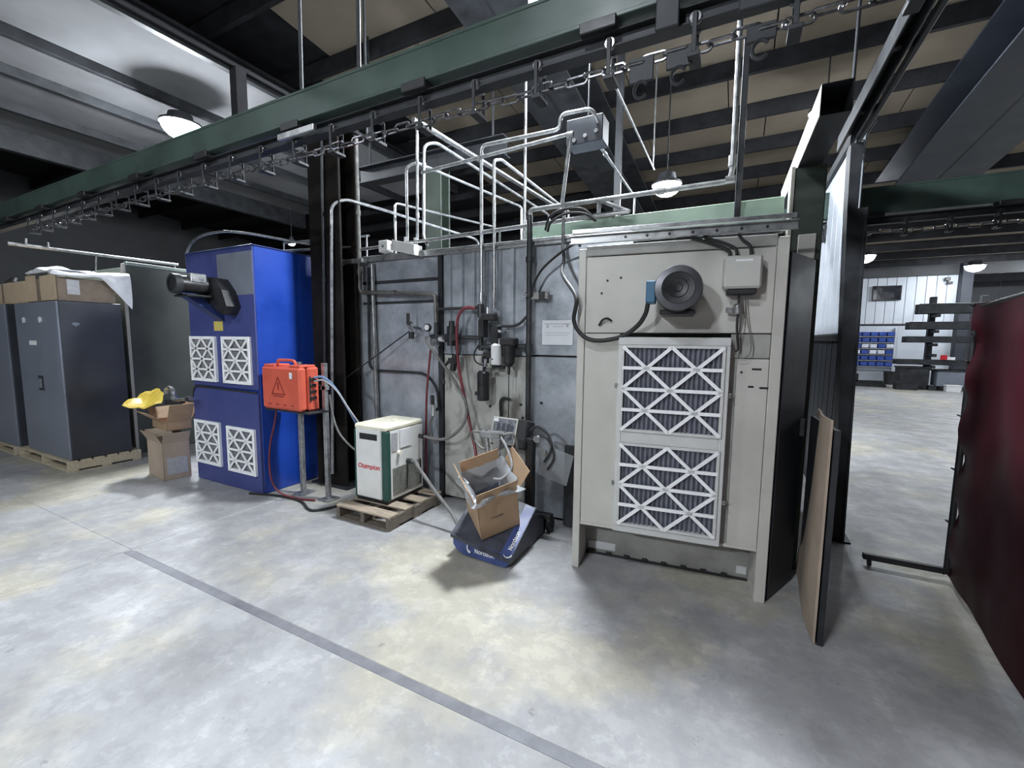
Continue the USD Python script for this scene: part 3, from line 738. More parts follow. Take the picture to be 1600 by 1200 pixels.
part(b, 'blower_shadow_plate', bx(-4.80, X1 - 0.01, Y0 - 0.007, Y0 - 0.003, 2.02, 2.44, 0.001), 'cabinet_front', smooth=False, world=True, label='grey plate painted in as the blower shadow')  # grey colour stands in for the shadow the blower casts on the front
part(b, 'top_flange', bx(X0 - 0.01, X1 + 0.01, Y0 - 0.01, Y1 + 0.01, 2.485, 2.50, 0.004), 'blue_dark', smooth=False, world=True)
bm = part(b, 'blower_motor', [lathe([(0, 0.0), (0.085, 0.0), (0.085, 0.30), (0.1, 0.31), (0.1, 0.44), (0, 0.44)], (-4.75, 2.25, 2.10), 'y', 28)] , 'motor_black', world=True, label='black blower motor')
part(bm, 'cowl_ring', lathe([(0.068, 0), (0.09, 0), (0.094, 0.012), (0.094, 0.06), (0.068, 0.06), (0.068, 0)], (-4.75, 2.235, 2.10), 'y', 28), 'steel_dark', world=True)
part(bm, 'terminal_box', bx(-4.74, -4.66, 2.36, 2.50, 2.12, 2.21, 0.008), 'galvanized_pipe', world=True)
part(b, 'blower_housing', prism([(-4.93, 2.16), (-4.62, 2.18), (-4.50, 2.06), (-4.43, 1.90), (-4.50, 1.82), (-4.62, 1.87), (-4.80, 1.98)], 'y', 2.54, Y0), 'motor_black', smooth=False, world=True)
part(b, 'belt_guard', prism([(2.28, 2.03), (2.36, 2.06), (2.68, 1.86), (2.68, 1.76)], 'x', -4.83, -4.72), 'blue_dark', smooth=False, world=True)
part(b, 'motor_shelf', bx(-4.86, -4.62, 2.30, Y0, 1.985, 2.005, 0.004), 'motor_black', world=True)

small = filter_thing('small latticed filter on the blue cabinet, upper row, left', 0.475, 0.485, (-5.362, Y0 - 0.028, 1.122), 0, 0.021, 0.032, 'filter_pleat_light', 14, 'small filters of the blue cabinet')
dup(small, 'air_filter', 'small latticed filter on the blue cabinet, upper row, right', (-4.768, Y0 - 0.028, 1.122), 0)
dup(small, 'air_filter', 'small latticed filter on the blue cabinet, lower row, left', (-5.358, Y0 - 0.034, 0.20), 0)
dup(small, 'air_filter', 'small latticed filter on the blue cabinet, lower row, right', (-4.755, Y0 - 0.034, 0.185), 0)

# ---------------------------------------------------------------- large dark oven at left
t = thing('oven_enclosure', 'large dark green-grey oven box behind the charcoal cabinets', 'oven', (-8.6, 4.5, 0))
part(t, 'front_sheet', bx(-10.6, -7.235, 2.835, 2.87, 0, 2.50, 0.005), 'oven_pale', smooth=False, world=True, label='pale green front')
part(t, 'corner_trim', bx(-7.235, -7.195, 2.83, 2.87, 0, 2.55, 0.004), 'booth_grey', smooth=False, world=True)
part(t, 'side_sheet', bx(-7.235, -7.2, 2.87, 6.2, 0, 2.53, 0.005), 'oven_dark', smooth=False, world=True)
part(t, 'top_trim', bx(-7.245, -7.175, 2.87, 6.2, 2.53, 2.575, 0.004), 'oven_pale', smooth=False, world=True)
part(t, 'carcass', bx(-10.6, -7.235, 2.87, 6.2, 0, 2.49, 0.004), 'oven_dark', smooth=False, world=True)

solo('roof_conduit', [rod((-8.24, 2.1, 2.75), (-8.05, 3.9, 2.75), 0.022), rod((-8.2, 2.25, 2.76), (-8.2, 2.25, 2.84), 0.014), rod((-8.19, 2.45, 2.76), (-8.19, 2.45, 2.83), 0.014), rod((-8.05, 3.85, 2.48), (-8.05, 3.85, 2.75), 0.012), rod((-8.2, 2.92, 2.49), (-8.14, 2.92, 2.75), 0.012)],
     'galvanized_pipe', 'bright steel conduit above the carton stack at the far left', 'pipe')

# ---------------------------------------------------------------- charcoal cabinets on pallets
def pallet(label, x0, x1, y0, y1, h, m, rz=0, group=None, boards=5, across='x', m2=None):
    """Deck boards run along 'across'; three bearers below at right angles to them, bottom boards under those."""
    c = ((x0 + x1) / 2, (y0 + y1) / 2, 0)
    t = thing('pallet', label, 'pallet', c, rz, group)
    W, D, bt = x1 - x0, y1 - y0, 0.018
    L, S = (W, D) if across == 'x' else (D, W)
    def put(name, a0, a1, b0, b1, z0, z1, mm):
        part(t, name, bx(a0, a1, b0, b1, z0, z1, 0.003) if across == 'x' else bx(b0, b1, a0, a1, z0, z1, 0.003), mm, smooth=False)
    bw = min(0.12, S / boards * 0.8)
    for i in range(boards):
        c_ = -S / 2 + bw / 2 + i * (S - bw) / (boards - 1)
        put('deck_board', -L / 2, L / 2, c_ - bw / 2, c_ + bw / 2, h - bt, h, m)
    for i in (-1, 0, 1):
        c_ = i * (L / 2 - 0.02)
        put('bearer', c_ - 0.02, c_ + 0.02, -S / 2, S / 2, bt, h - bt, m2 or m)
    for i in (-1, 0, 1):
        c_ = i * (S / 2 - bw / 2)
        put('bottom_board', -L / 2, L / 2, c_ - bw / 2, c_ + bw / 2, 0, bt, m2 or m)
    return t


pallet('pale wooden pallet under the nearer charcoal cabinet', -8.40, -6.88, 2.05, 2.76, 0.125, 'pallet_pale', boards=6)
pallet('wooden pallet under the charcoal cabinet at the left edge', -10.0, -8.50, 2.03, 2.74, 0.115, 'pallet_pale', boards=6)


def cabinet(label, x0, x1, y0, y1, z0, z1, full):
    t = thing('steel_cabinet', label, 'cabinet', ((x0 + x1) / 2, y0, z0))
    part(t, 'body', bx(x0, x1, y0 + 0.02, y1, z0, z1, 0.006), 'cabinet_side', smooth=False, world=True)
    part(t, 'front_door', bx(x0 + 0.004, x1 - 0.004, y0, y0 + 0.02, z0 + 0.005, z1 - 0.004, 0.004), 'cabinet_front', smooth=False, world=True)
    if full:
        for x in (x0 + 0.31, x0 + 0.82):
            part(t, 'round_lock', lathe([(0, 0), (0.036, 0), (0.036, 0.012), (0.026, 0.018), (0, 0.018)], (x, y0 - 0.016, 1.785), 'y', 18), 'label_white', world=True, label='white round lock')
        part(t, 'nameplate', bx(x0 + 0.41, x0 + 0.62, y0 - 0.008, y0, 1.48, 1.535, 0.003), 'label_white', world=True, label='white nameplate')
        h = part(t, 'latch_recess', bx(x0 + 0.57, x0 + 0.72, y0 - 0.006, y0, 0.93, 1.11, 0.003), 'cabinet_side', world=True)
        part(h, 'latch', bx(x0 + 0.61, x0 + 0.69, y0 - 0.016, y0 - 0.006, 0.96, 1.08, 0.004), 'cabinet_front', world=True)
        part(t, 'emblem', prism([(2.20, 1.74), (2.225, 1.755), (2.255, 1.755), (2.28, 1.74), (2.24, 1.705)], 'x', x1, x1 + 0.004), 'cabinet_front', world=True)
    return t


cabinet('charcoal steel cabinet with grey front and two white round locks', -8.19, -6.909, 2.085, 2.68, 0.127, 2.0, True)
cabinet('charcoal steel cabinet cut off by the left edge of the picture', -9.75, -8.40, 2.05, 2.66, 0.117, 2.0, False)
pb = None


def carton(name, label, x0, x1, y0, y1, z0, z1, m, band=None, extra=None):
    t = thing(name, label, 'box', ((x0 + x1) / 2, (y0 + y1) / 2, z0))
    part(t, 'body', bx(x0, x1, y0, y1, z0, z1, 0.004), m, smooth=False, world=True)
    return t


t = carton('carton', 'long low tan carton on top of the left charcoal cabinets', -9.4, -7.87, 2.12, 2.60, 2.002, 2.27, 'carton_light')
part(t, 'packing_tape', bx(-8.70, -8.64, 2.117, 2.12, 2.02, 2.268, 0.0005), 'carton_dull', world=True)
part(t, 'lid_seam', bx(-9.39, -7.88, 2.35, 2.356, 2.27, 2.272, 0.0005), 'carton_dull', world=True)
t = carton('carton', 'tan carton with paper label under white film on the charcoal cabinet', -7.85, -6.935, 2.12, 2.64, 2.002, 2.27, 'carton_dull')  # body coloured dark for its shaded right side
part(t, 'strap', [bx(-7.52, -7.42, 2.112, 2.12, 2.002, 2.275, 0.001), bx(-7.52, -7.42, 2.112, 2.64, 2.27, 2.276, 0.001)], 'carton_dull', world=True)
part(t, 'unshaded_front', [bx(-7.84, -7.53, 2.113, 2.12, 2.01, 2.32, 0.002), bx(-7.41, -6.96, 2.113, 2.12, 2.01, 2.30, 0.002)], 'carton_light', world=True)  # front kept in the unshaded carton tone
part(t, 'paper_label', bx(-6.936, -6.931, 2.20, 2.31, 2.08, 2.25, 0.0005), 'label_grey', world=True, label='printed grey label')
solo('metal_fittings', [cable([(-8.9, 2.2, 2.29), (-8.7, 2.25, 2.36), (-8.55, 2.2, 2.29)], 0.02), rod((-8.95, 2.3, 2.30), (-8.3, 2.25, 2.31), 0.022), rod((-8.6, 2.35, 2.38), (-8.45, 2.3, 2.42), 0.018), rod((-8.5, 2.3, 2.28), (-8.52, 2.33, 2.42), 0.012)], 'steel_dark',
     'dark metal fittings lying on the long low carton', 'fittings')
# white film sheet
U_, V_ = 16, 70
P = np.zeros((U_, V_, 3))
for i in range(U_):
    for j in range(V_):
        v, q = i / (U_ - 1), j / (V_ - 1)
        L = q * 1.55                       # along the front edge, round the corner, along the right side
        if L < 0.75:
            e, inn = np.array([-7.64 + L, 2.085]), np.array([0.0, 1.0])
        elif L < 0.85:
            a_ = (L - 0.75) / 0.1 * math.pi / 2
            e, inn = np.array([-6.89 - 0.02 + 0.03 * math.sin(a_), 2.085 + 0.03 * (1 - math.cos(a_))]), np.array([-math.sin(a_), math.cos(a_)])
        else:
            e, inn = np.array([-6.875, 2.115 + (L - 0.85) * 0.95]), np.array([-1.0, 0.0])
        nz = meshkit.noise(np.array([L * 7, v * 4, 0.3])) - 0.5
        n2 = meshkit.noise(np.array([L * 15, v * 7, 3.3])) - 0.5
        hang = 0.035 + 0.05 * meshkit.noise(np.array([L * 5, 0.2, 9.0])) + 0.36 * max(0, (q - 0.80) / 0.20) ** 1.4
        if q < 0.45:
            hang *= 0.35
        if v < 0.5:
            t_ = v / 0.5
            xy = e + inn * 0.30 * (1 - t_)
            z = 2.345 + 0.035 * math.sin(math.pi * t_) + 0.05 * nz + 0.012 * n2 + 0.03 * math.sin(L * 5)
        else:
            t_ = (v - 0.5) / 0.5
            xy = e - inn * (0.02 * math.sin(math.pi * t_) + 0.03 * n2 * t_)
            z = 2.345 + 0.05 * nz * (1 - t_) + 0.03 * math.sin(L * 5) * (1 - t_) - hang * t_
        P[i, j] = (xy[0], xy[1], z)
solo('plastic_sheet', sheet(P, 0.008), 'white_film', 'crumpled white plastic sheet draped over the carton on the charcoal cabinet', 'plastic sheet', smooth=60)

# ---------------------------------------------------------------- open cartons beside the blue cabinet
def open_carton(t, c, R, w, d, h, m, flaps, wall=0.006):
    """Five-sided carton with four flaps; flaps = (front, back, left, right) angles from upright in degrees, outward positive."""
    def put(name, mesh, mm, parent=None):
        q = move(mesh, R, c)
        return part(parent or t, name, q, mm, smooth=False, world=True)
    body = put('body', trimesh.util.concatenate([bx(-w / 2, w / 2, -d / 2, d / 2, 0, wall, 0.001), bx(-w / 2, w / 2, -d / 2, -d / 2 + wall, 0, h, 0.001), bx(-w / 2, w / 2, d / 2 - wall, d / 2, 0, h, 0.001),
                                                bx(-w / 2, -w / 2 + wall, -d / 2, d / 2, 0, h, 0.001), bx(w / 2 - wall, w / 2, -d / 2, d / 2, 0, h, 0.001)]), m)
    for k, (ang, L) in enumerate(flaps):
        if ang is None:
            continue
        a = math.radians(ang)
        s = (w if k < 2 else d) / 2 - 0.004
        q = bx(-s, s, -wall / 2, wall / 2, 0, L, 0.001)
        q = move(q, np.array([[1, 0, 0], [0, math.cos(a), -math.sin(a)], [0, math.sin(a), math.cos(a)]]))    # leans to -y
        q = move(q, rotz((0, 180, -90, 90)[k]), ((0, -d / 2 + wall / 2, h), (0, d / 2 - wall / 2, h), (-w / 2 + wall / 2, 0, h), (w / 2 - wall / 2, 0, h))[k])
        put('flap', q, m)
    return body


t = thing('open_carton', 'tan open carton with white shipping label standing on the floor beside the blue cabinet', 'box', (-5.77, 2.58, 0), -6)
open_carton(t, (-5.775, 2.575, 0.0), rotz(-7), 0.46, 0.26, 0.42, 'carton_grey', ((28, 0.13), (-18, 0.10), (34, 0.12), (26, 0.13)))
part(t, 'shipping_label', move(bx(0.231, 0.234, -0.095, 0.10, 0.06, 0.25, 0.0005), rotz(-7), (-5.775, 2.575, 0)), 'label_grey', world=True, label='pale printed label')
t = thing('open_carton', 'upper open carton with spread flaps stacked on the carton beside the blue cabinet', 'box', (-5.77, 2.60, 0.54), 14)
open_carton(t, (-5.76, 2.62, 0.555), rotz(-7), 0.42, 0.24, 0.09, 'carton', ((52, 0.20), (25, 0.20), (58, 0.22), (30, 0.24)))
q = []
P = np.zeros((14, 25, 3))
for i in range(14):
    for j in range(25):
        r_, a_ = i / 13, 2 * math.pi * j / 24
        k_ = r_ * (1 + 0.12 * math.sin(3 * a_ + 1) + 0.06 * math.sin(7 * a_))
        nz = meshkit.noise(np.array([math.cos(a_) * 2.5 * r_ + 5, math.sin(a_) * 2.5 * r_ + 5, 1.7])) - 0.5
        P[i, j] = (-6.06 + 0.33 * k_ * math.cos(a_), 2.50 + 0.18 * k_ * math.sin(a_) - 0.05 * k_ * math.cos(a_), 0.80 + 0.09 * r_ ** 1.5 + 0.05 * nz - 0.03 * max(0, r_ - 0.8) * 5 * abs(math.cos(a_)))
        P[i, j, 2] += 0.40 * (P[i, j, 1] - 2.50)
solo('yellow_bag', sheet(P, 0.008), 'yellow_bag', 'crumpled yellow plastic bag spread over the upper open carton', 'bag', smooth=60)
t = thing('pipe_fitting', 'bright metal tap-like pipe fitting lying on the upper open carton', 'fitting', (-5.55, 2.62, 0.88))
part(t, 'long_pipe', rod((-5.62, 2.60, 0.885), (-5.18, 2.56, 0.935), 0.020), 'steel_bright', world=True)
part(t, 'elbow', cable([(-5.63, 2.60, 0.87), (-5.64, 2.60, 0.97), (-5.70, 2.60, 1.02), (-5.78, 2.60, 1.0), (-5.80, 2.60, 0.95)], 0.024), 'galvanized_pipe', world=True)
part(t, 'union_nut', lathe([(0, 0), (0.034, 0), (0.034, 0.03), (0, 0.03)], (-5.635, 2.60, 0.90), 'z', 8), 'steel_bright', world=True)
part(t, 'end_nut', lathe([(0, 0), (0.03, 0), (0.03, 0.04), (0, 0.04)], (-5.28, 2.565, 0.925), 'x', 8), 'steel_dark', world=True)
part(t, 'tee', [rod((-5.72, 2.56, 0.86), (-5.52, 2.64, 0.875), 0.026)], 'steel_dark', world=True)

# ---------------------------------------------------------------- red case on its stand
t = thing('case_stand', 'grey two-legged pipe stand carrying the orange-red case', 'stand', (-3.73, 2.9, 0))
for x in (-3.90, -3.53):
    part(t, 'leg', bx(x - 0.024, x + 0.024, 2.885, 2.925, 0, 1.36, 0.004), 'galvanized_pipe', smooth=False, world=True)
    part(t, 'foot', bx(x - 0.07, x + 0.07, 2.83, 2.99, 0, 0.012, 0.003), 'galvanized_pipe', world=True)
part(t, 'crossbar', bx(-3.94, -3.49, 2.885, 2.925, 1.10, 1.14, 0.003), 'galvanized_pipe', world=True)
part(t, 'tray', bx(-4.15, -3.50, 2.70, 2.925, 0.885, 0.903, 0.003), 'steel_dark', world=True)
cx0, cx1, cy0, cy1 = -4.135, -3.565, 2.66, 2.875
t = thing('control_case', 'orange-red plastic equipment case with warning triangle on a two-legged stand', 'case', (-3.87, 2.77, 0.905))
part(t, 'body', bx(cx0, cx1, cy0 + 0.09, cy1, 0.905, 1.325, 0.018), 'red_case', world=True)
part(t, 'lid', bx(cx0 + 0.003, cx1 - 0.003, cy0, cy0 + 0.084, 0.91, 1.325, 0.022), 'red_case', world=True)
part(t, 'top_ridge', [bx(cx0 + 0.02, cx0 + 0.18, cy0 + 0.02, cy1 - 0.02, 1.32, 1.345, 0.008), bx(cx1 - 0.18, cx1 - 0.02, cy0 + 0.02, cy1 - 0.02, 1.32, 1.345, 0.008)], 'red_case', world=True)
part(t, 'handle', cable([(-3.98, 2.74, 1.325), (-3.97, 2.735, 1.375), (-3.92, 2.73, 1.385), (-3.78, 2.73, 1.385), (-3.73, 2.735, 1.375), (-3.72, 2.74, 1.325)], 0.014), 'red_case', world=True)
part(t, 'latch', bx(-3.70, -3.66, cy0 - 0.012, cy0, 1.215, 1.275, 0.004), 'label_white', world=True, label='white sticker')
tri = np.array([(-3.985, 1.055), (-3.775, 1.055), (-3.88, 1.235)])
tc = tri.mean(0)
ring = Polygon(tri, [[tuple(tc + (p - tc) * 0.78) for p in tri]])
q = trimesh.creation.extrude_polygon(ring, 0.002, engine='earcut')
q = trimesh.Trimesh(np.stack([q.vertices[:, 0], cy0 - q.vertices[:, 2], q.vertices[:, 1]], 1), q.faces[:, ::-1], process=False)
part(t, 'warning_triangle', [q, prism([(-3.888, 1.10), (-3.872, 1.10), (-3.866, 1.175), (-3.894, 1.175)], 'y', cy0 - 0.002, cy0), bx(-3.96, -3.80, cy0 - 0.002, cy0, 1.035, 1.045, 0)], 'red_mark', smooth=False, world=True, label='darker red triangle sign')
part(t, 'bottom_marks', [bx(-4.03 + 0.11 * i, -3.99 + 0.11 * i, cy0 - 0.002, cy0, 0.955, 0.967, 0) for i in range(4)], 'red_mark', world=True)
part(t, 'connector_strip', [bx(cx1, cx1 + 0.004, cy0 + 0.10, cy0 + 0.115, 0.99, 1.24, 0.001)] + [bx(cx1, cx1 + 0.012, cy0 + 0.105, cy0 + 0.17, 1.02 + 0.06 * i, 1.045 + 0.06 * i, 0.002) for i in range(4)], 'black_rubber', world=True)
solo('cable', cable([(-3.545, 2.80, 1.225), (-3.47, 2.84, 1.23), (-3.385, 2.9, 1.13), (-3.265, 2.95, 0.921), (-3.19, 3.02, 0.70), (-3.14, 3.10, 0.55), (-3.11, 3.12, 0.50)], 0.012), 'blue_hose', 'blue hose from the orange-red case down to the white dryer', 'hose')
solo('cable', cable([(-3.545, 2.80, 1.19), (-3.46, 2.84, 1.20), (-3.36, 2.9, 1.10), (-3.235, 2.95, 0.90), (-3.15, 3.05, 0.70), (-3.10, 3.13, 0.62)], 0.009), 'pale_hose', 'pale grey cable beside the blue hose from the orange-red case', 'cable')
solo('cable', cable([(-3.50, 2.93, 1.05), (-3.48, 2.95, 0.83), (-3.40, 2.96, 0.66), (-3.25, 3.0, 0.52), (-3.10, 3.06, 0.45)], 0.010), 'grey_hose', 'grey cable sagging from the stand behind the white dryer', 'cable')
solo('cable', cable([(-4.06, 2.76, 0.905), (-4.075, 2.74, 0.75), (-4.11, 2.70, 0.5), (-4.06, 2.66, 0.24), (-3.95, 2.66, 0.09), (-3.80, 2.74, 0.02), (-3.6, 2.8, 0.012)], 0.009), 'red_hose', 'thin red hose hanging from the orange-red case to the floor', 'hose')
solo('cable', cable([(-4.35, 2.62, 0.012), (-4.0, 2.72, 0.012), (-3.7, 2.72, 0.012), (-3.4, 2.62, 0.012), (-3.25, 2.9, 0.012), (-3.1, 3.1, 0.012)], 0.012), 'black_rubber', 'black cable lying on the floor round the case stand', 'cable')

# ---------------------------------------------------------------- air dryer on a pallet
pallet('weathered wooden pallet under the white air dryer', -3.10, -2.48, 2.63, 3.36, 0.125, 'pallet_wood', boards=4, m2='pallet_worn')
dx0, dx1, dy0, dy1 = -3.06, -2.672, 2.812, 3.32
t = thing('air_dryer', 'white and green compressed-air dryer standing on a small pallet', 'air dryer', ((dx0 + dx1) / 2, dy0, 0.127))
part(t, 'base', bx(dx0 + 0.012, dx1 - 0.012, dy0 + 0.012, dy1 - 0.01, 0.127, 0.165, 0.003), 'black_paint', world=True)
part(t, 'body', bx(dx0 + 0.004, dx1 - 0.004, dy0 + 0.05, dy1, 0.155, 0.79, 0.008), 'white_enamel', world=True)
part(t, 'front_panel', bx(dx0 + 0.018, dx1 - 0.066, dy0, dy0 + 0.06, 0.16, 0.80, 0.010), 'white_enamel', world=True)
part(t, 'corner_strip', bx(dx1 - 0.066, dx1 + 0.002, dy0 + 0.004, dy0 + 0.066, 0.15, 0.79, 0.014), 'dryer_green', world=True, label='dark green corner strip')
part(t, 'corner_strip', bx(dx0 - 0.002, dx0 + 0.02, dy0 + 0.002, dy0 + 0.06, 0.15, 0.79, 0.008), 'dryer_green', world=True, label='dark green corner strip')
part(t, 'top_cover', bx(dx0, dx1, dy0 + 0.003, dy1, 0.785, 0.835, 0.016), 'cream_enamel', world=True)
part(t, 'top_knob', qbox((-2.82, 3.08, 0.84), (0.05, 0.04, 0.014)), 'cream_enamel', world=True)
v = part(t, 'display_panel', bx(dx0 + 0.075, dx0 + 0.285, dy0 - 0.006, dy0, 0.70, 0.755, 0.003), 'black_paint', world=True, label='black display panel')
part(v, 'display_mark', [bx(dx0 + 0.10 + 0.045 * i, dx0 + 0.12 + 0.045 * i, dy0 - 0.008, dy0 - 0.006, 0.715, 0.742, 0.001) for i in range(4)], 'steel_dark', world=True)
part(t, 'brand_lettering', text('Champion', 0.040, (dx0 + 0.045, dy0 - 0.0, 0.435), '-y', 0.002, True, shear=0.18), 'text_red', smooth=False, world=True, label='red lettering')
g = part(t, 'side_grille', [bx(dx1 - 0.006, dx1 + 0.004, 2.895, 3.285, 0.20, 0.445, 0.002)], 'grille_grey', world=True)
for i in range(20):
    part(g, 'fin', bx(dx1 + 0.003, dx1 + 0.008, 2.902 + i * 0.0192, 2.909 + i * 0.0192, 0.205, 0.44, 0.001), 'steel_dark' if i % 10 == 9 else 'grille_grey', world=True, smooth=False)
part(t, 'side_hatch', bx(dx1 - 0.003, dx1 + 0.004, 2.885, 2.955, 0.60, 0.765, 0.002), 'label_grey', world=True, label='grey side hatch')
part(t, 'side_label', bx(dx1 - 0.003, dx1 + 0.004, 2.99, 3.14, 0.61, 0.78, 0.001), 'label_white', world=True)
part(t, 'valve_knob', lathe([(0, 0), (0.02, 0), (0.018, 0.03), (0, 0.03)], (dx1, 2.97, 0.575), 'x', 12), 'cream_enamel', world=True)
part(t, 'outlet', lathe([(0, 0), (0.022, 0), (0.022, 0.05), (0, 0.05)], (dx1 - 0.002, 3.09, 0.47), 'x', 12), 'black_rubber', world=True)
part(t, 'inlet', lathe([(0, 0), (0.022, 0), (0.022, 0.05), (0, 0.05)], (dx1 - 0.002, 3.27, 0.67), 'x', 12), 'black_rubber', world=True)
solo('hose', cable([(-2.63, 3.09, 0.47), (-2.56, 3.07, 0.475), (-2.47, 3.0, 0.455), (-2.38, 2.97, 0.40), (-2.25, 2.94, 0.30), (-2.05, 2.9, 0.16), (-1.92, 2.86, 0.05), (-1.86, 2.95, 0.02)], 0.016), 'grey_hose', 'grey hose drooping from the white dryer to the tilted feeder', 'hose')

# ---------------------------------------------------------------- vibrating box feeder
t = thing('box_feeder', 'dark blue tilting box feeder cart with printed front skirt', 'box feeder', (-1.57, 2.9, 0))
part(t, 'front_skirt', prism([(-1.80, 0.165), (-1.80, 0.085), (-1.775, 0.05), (-1.71, 0.02), (-1.43, 0.005), (-1.36, 0.008), (-1.335, 0.03), (-1.335, 0.095)], 'y', 2.575, 2.60), 'scale_blue', smooth=False, world=True)
part(t, 'side_plate', prism([(2.60, 0.02), (3.24, 0.02), (3.24, 0.16), (2.95, 0.26), (2.60, 0.10)], 'x', -1.352, -1.335), 'scale_dark', smooth=False, world=True)
part(t, 'side_plate', prism([(2.60, 0.06), (3.24, 0.06), (3.24, 0.16), (2.95, 0.34), (2.60, 0.17)], 'x', -1.80, -1.783), 'scale_dark', smooth=False, world=True)
part(t, 'rear_beam', bx(-1.80, -1.335, 3.20, 3.26, 0.03, 0.12, 0.004), 'black_paint', world=True)
TA, TB = -0.18, 0.515


def tz(x, y):
    return 0.143 + TA * (x + 1.566) + TB * (y - 2.598)


def on_table(x, y, dz=0):
    return (x, y, tz(x, y) + dz)


def slab(xs, dz0, dz1):
    v = [on_table(x, y, d) for d in (dz0, dz1) for x, y in xs]
    return trimesh.convex.convex_hull(np.array(v))


part(t, 'table', slab([(-1.815, 2.56), (-1.315, 2.56), (-1.315, 3.0), (-1.815, 3.0)], -0.03, -0.004), 'scale_dark', smooth=False, world=True)
part(t, 'table_mat', slab([(-1.80, 2.57), (-1.33, 2.57), (-1.33, 2.98), (-1.80, 2.98)], -0.004, -0.001), 'scale_dark', smooth=False, world=True)
part(t, 'table_edge', slab([(-1.40, 2.565), (-1.318, 2.565), (-1.318, 2.99), (-1.40, 2.99)], -0.004, 0.001), 'scale_blue', smooth=False, world=True)
q = text('Nordson', 0.030, (-1.615, 2.575, 0.055), '-y', 0.002, True, tilt=-0.03)
part(t, 'logo_lettering', q, 'text_white', smooth=False, world=True, label='white lettering')
a = np.linspace(2.0, 4.6, 9)
q = sweep(np.stack([-1.645 + 0.032 * np.cos(a), np.full(9, 2.574), 0.085 + 0.036 * np.sin(a)], 1), np.linspace(0.002, 0.009, 9), 6)
part(t, 'logo_swoosh', q, 'text_white', world=True)
q = meshkit.text_mesh('Nordson', 0.030, 0.002, True)
vv = q.vertices
e1 = np.array([0.0, 1.0, TB]) / math.hypot(1, TB)
nn = np.array([-TA, -TB, 1.0])
nn /= np.linalg.norm(nn)
e2 = np.cross(nn, e1)
base = np.array(on_table(-1.335, 2.62, 0.002))
q = trimesh.Trimesh(base + vv[:, :1] * e1 + vv[:, 1:2] * e2 + vv[:, 2:3] * nn, q.faces, process=False)
part(t, 'logo_lettering', q, 'text_white', smooth=False, world=True, label='white lettering')
q = sweep(np.array([base + e1 * (-0.03 + 0.03 * math.cos(s)) + e2 * (0.014 + 0.03 * math.sin(s)) for s in a]), np.linspace(0.002, 0.007, 9), 6)
part(t, 'logo_swoosh', q, 'text_white', world=True)
for x, y in ((-1.31, 3.28), (-1.83, 3.28)):
    w = part(t, 'wheel', lathe([(0, 0), (0.05, 0), (0.062, 0.008), (0.062, 0.036), (0.05, 0.044), (0, 0.044)], (x - 0.022, y, 0.062), 'x', 22), 'black_rubber', world=True)
    part(w, 'hub', lathe([(0, 0), (0.02, 0), (0.02, 0.056), (0, 0.056)], (x - 0.028, y, 0.062), 'x', 12), 'steel_dark', world=True)
part(t, 'post', bx(-1.50, -1.43, 3.17, 3.235, 0.05, 0.80, 0.005), 'black_paint', world=True)
part(t, 'arm', bx(-1.49, -1.25, 3.13, 3.20, 0.16, 0.20, 0.005), 'black_paint', world=True)
# control head
th = math.radians(-18)
RT = rotz(-6) @ np.array([[1, 0, 0], [0, math.cos(th), -math.sin(th)], [0, math.sin(th), math.cos(th)]])
C0 = np.array([-1.70, 3.19, 0.835])
t2 = part(t, 'control_head', move(bx(-0.125, 0.215, 0.0, 0.12, -0.13, 0.115, 0.012), RT, C0), 'black_paint', world=True, label='tilted control display in black housing')
part(t2, 'bezel', move(bx(-0.13, 0.12, -0.012, 0.0, -0.112, 0.112, 0.004), RT, C0), 'booth_grey', world=True)
part(t2, 'screen', move(bx(-0.118, 0.108, -0.015, -0.011, -0.1, 0.1, 0.001), RT, C0), 'lcd_grey', world=True)
part(t2, 'button_pad', move(trimesh.util.concatenate([bx(-0.075 + 0.05 * i, -0.045 + 0.05 * i, -0.018, -0.014, 0.0, 0.06, 0.002) for i in range(3)] + [bx(0.06, 0.09, -0.018, -0.014, -0.06, 0.05, 0.002)]), RT, C0), 'scale_dark', world=True)
part(t2, 'corner_sticker', move(bx(-0.118, -0.07, -0.017, -0.014, 0.07, 0.098, 0.0005), RT, C0), 'label_white', world=True)
part(t2, 'gauge', lathe([(0, 0), (0.028, 0), (0.028, 0.03), (0, 0.035)], (-1.40, 3.17, 0.80), 'y', 16), 'steel_bright', world=True)
part(t2, 'gauge', lathe([(0, 0), (0.024, 0), (0.024, 0.03), (0, 0.035)], (-1.34, 3.17, 0.70), 'y', 16), 'galvanized_pipe', world=True)
part(t2, 'hose_bundle', [cable([(-1.47, 3.2, 0.86), (-1.40, 3.2, 0.90), (-1.31, 3.2, 0.84), (-1.27, 3.18, 0.74), (-1.33, 3.18, 0.62)], 0.011), cable([(-1.47, 3.22, 0.80), (-1.36, 3.22, 0.82), (-1.28, 3.2, 0.76), (-1.25, 3.18, 0.66), (-1.30, 3.18, 0.56)], 0.009)], 'black_rubber', world=True)
solo('document_sleeve', move(bx(-0.13, 0.13, -0.002, 0.002, -0.13, 0.13, 0.001), rotz(-4) @ np.array([[math.cos(0.22), 0, math.sin(0.22)], [0, 1, 0], [-math.sin(0.22), 0, math.cos(0.22)]]), (-1.24, 3.20, 0.60)), 'clear_sleeve', 'clear plastic document sleeve hanging behind the tilted box', 'sleeve')
solo('back_plate', bx(-1.24, -1.03, 3.40, 3.44, 0.02, 0.72, 0.004), 'steel_dark', 'dark grey plate leaning on the oven wall behind the feeder', 'plate')

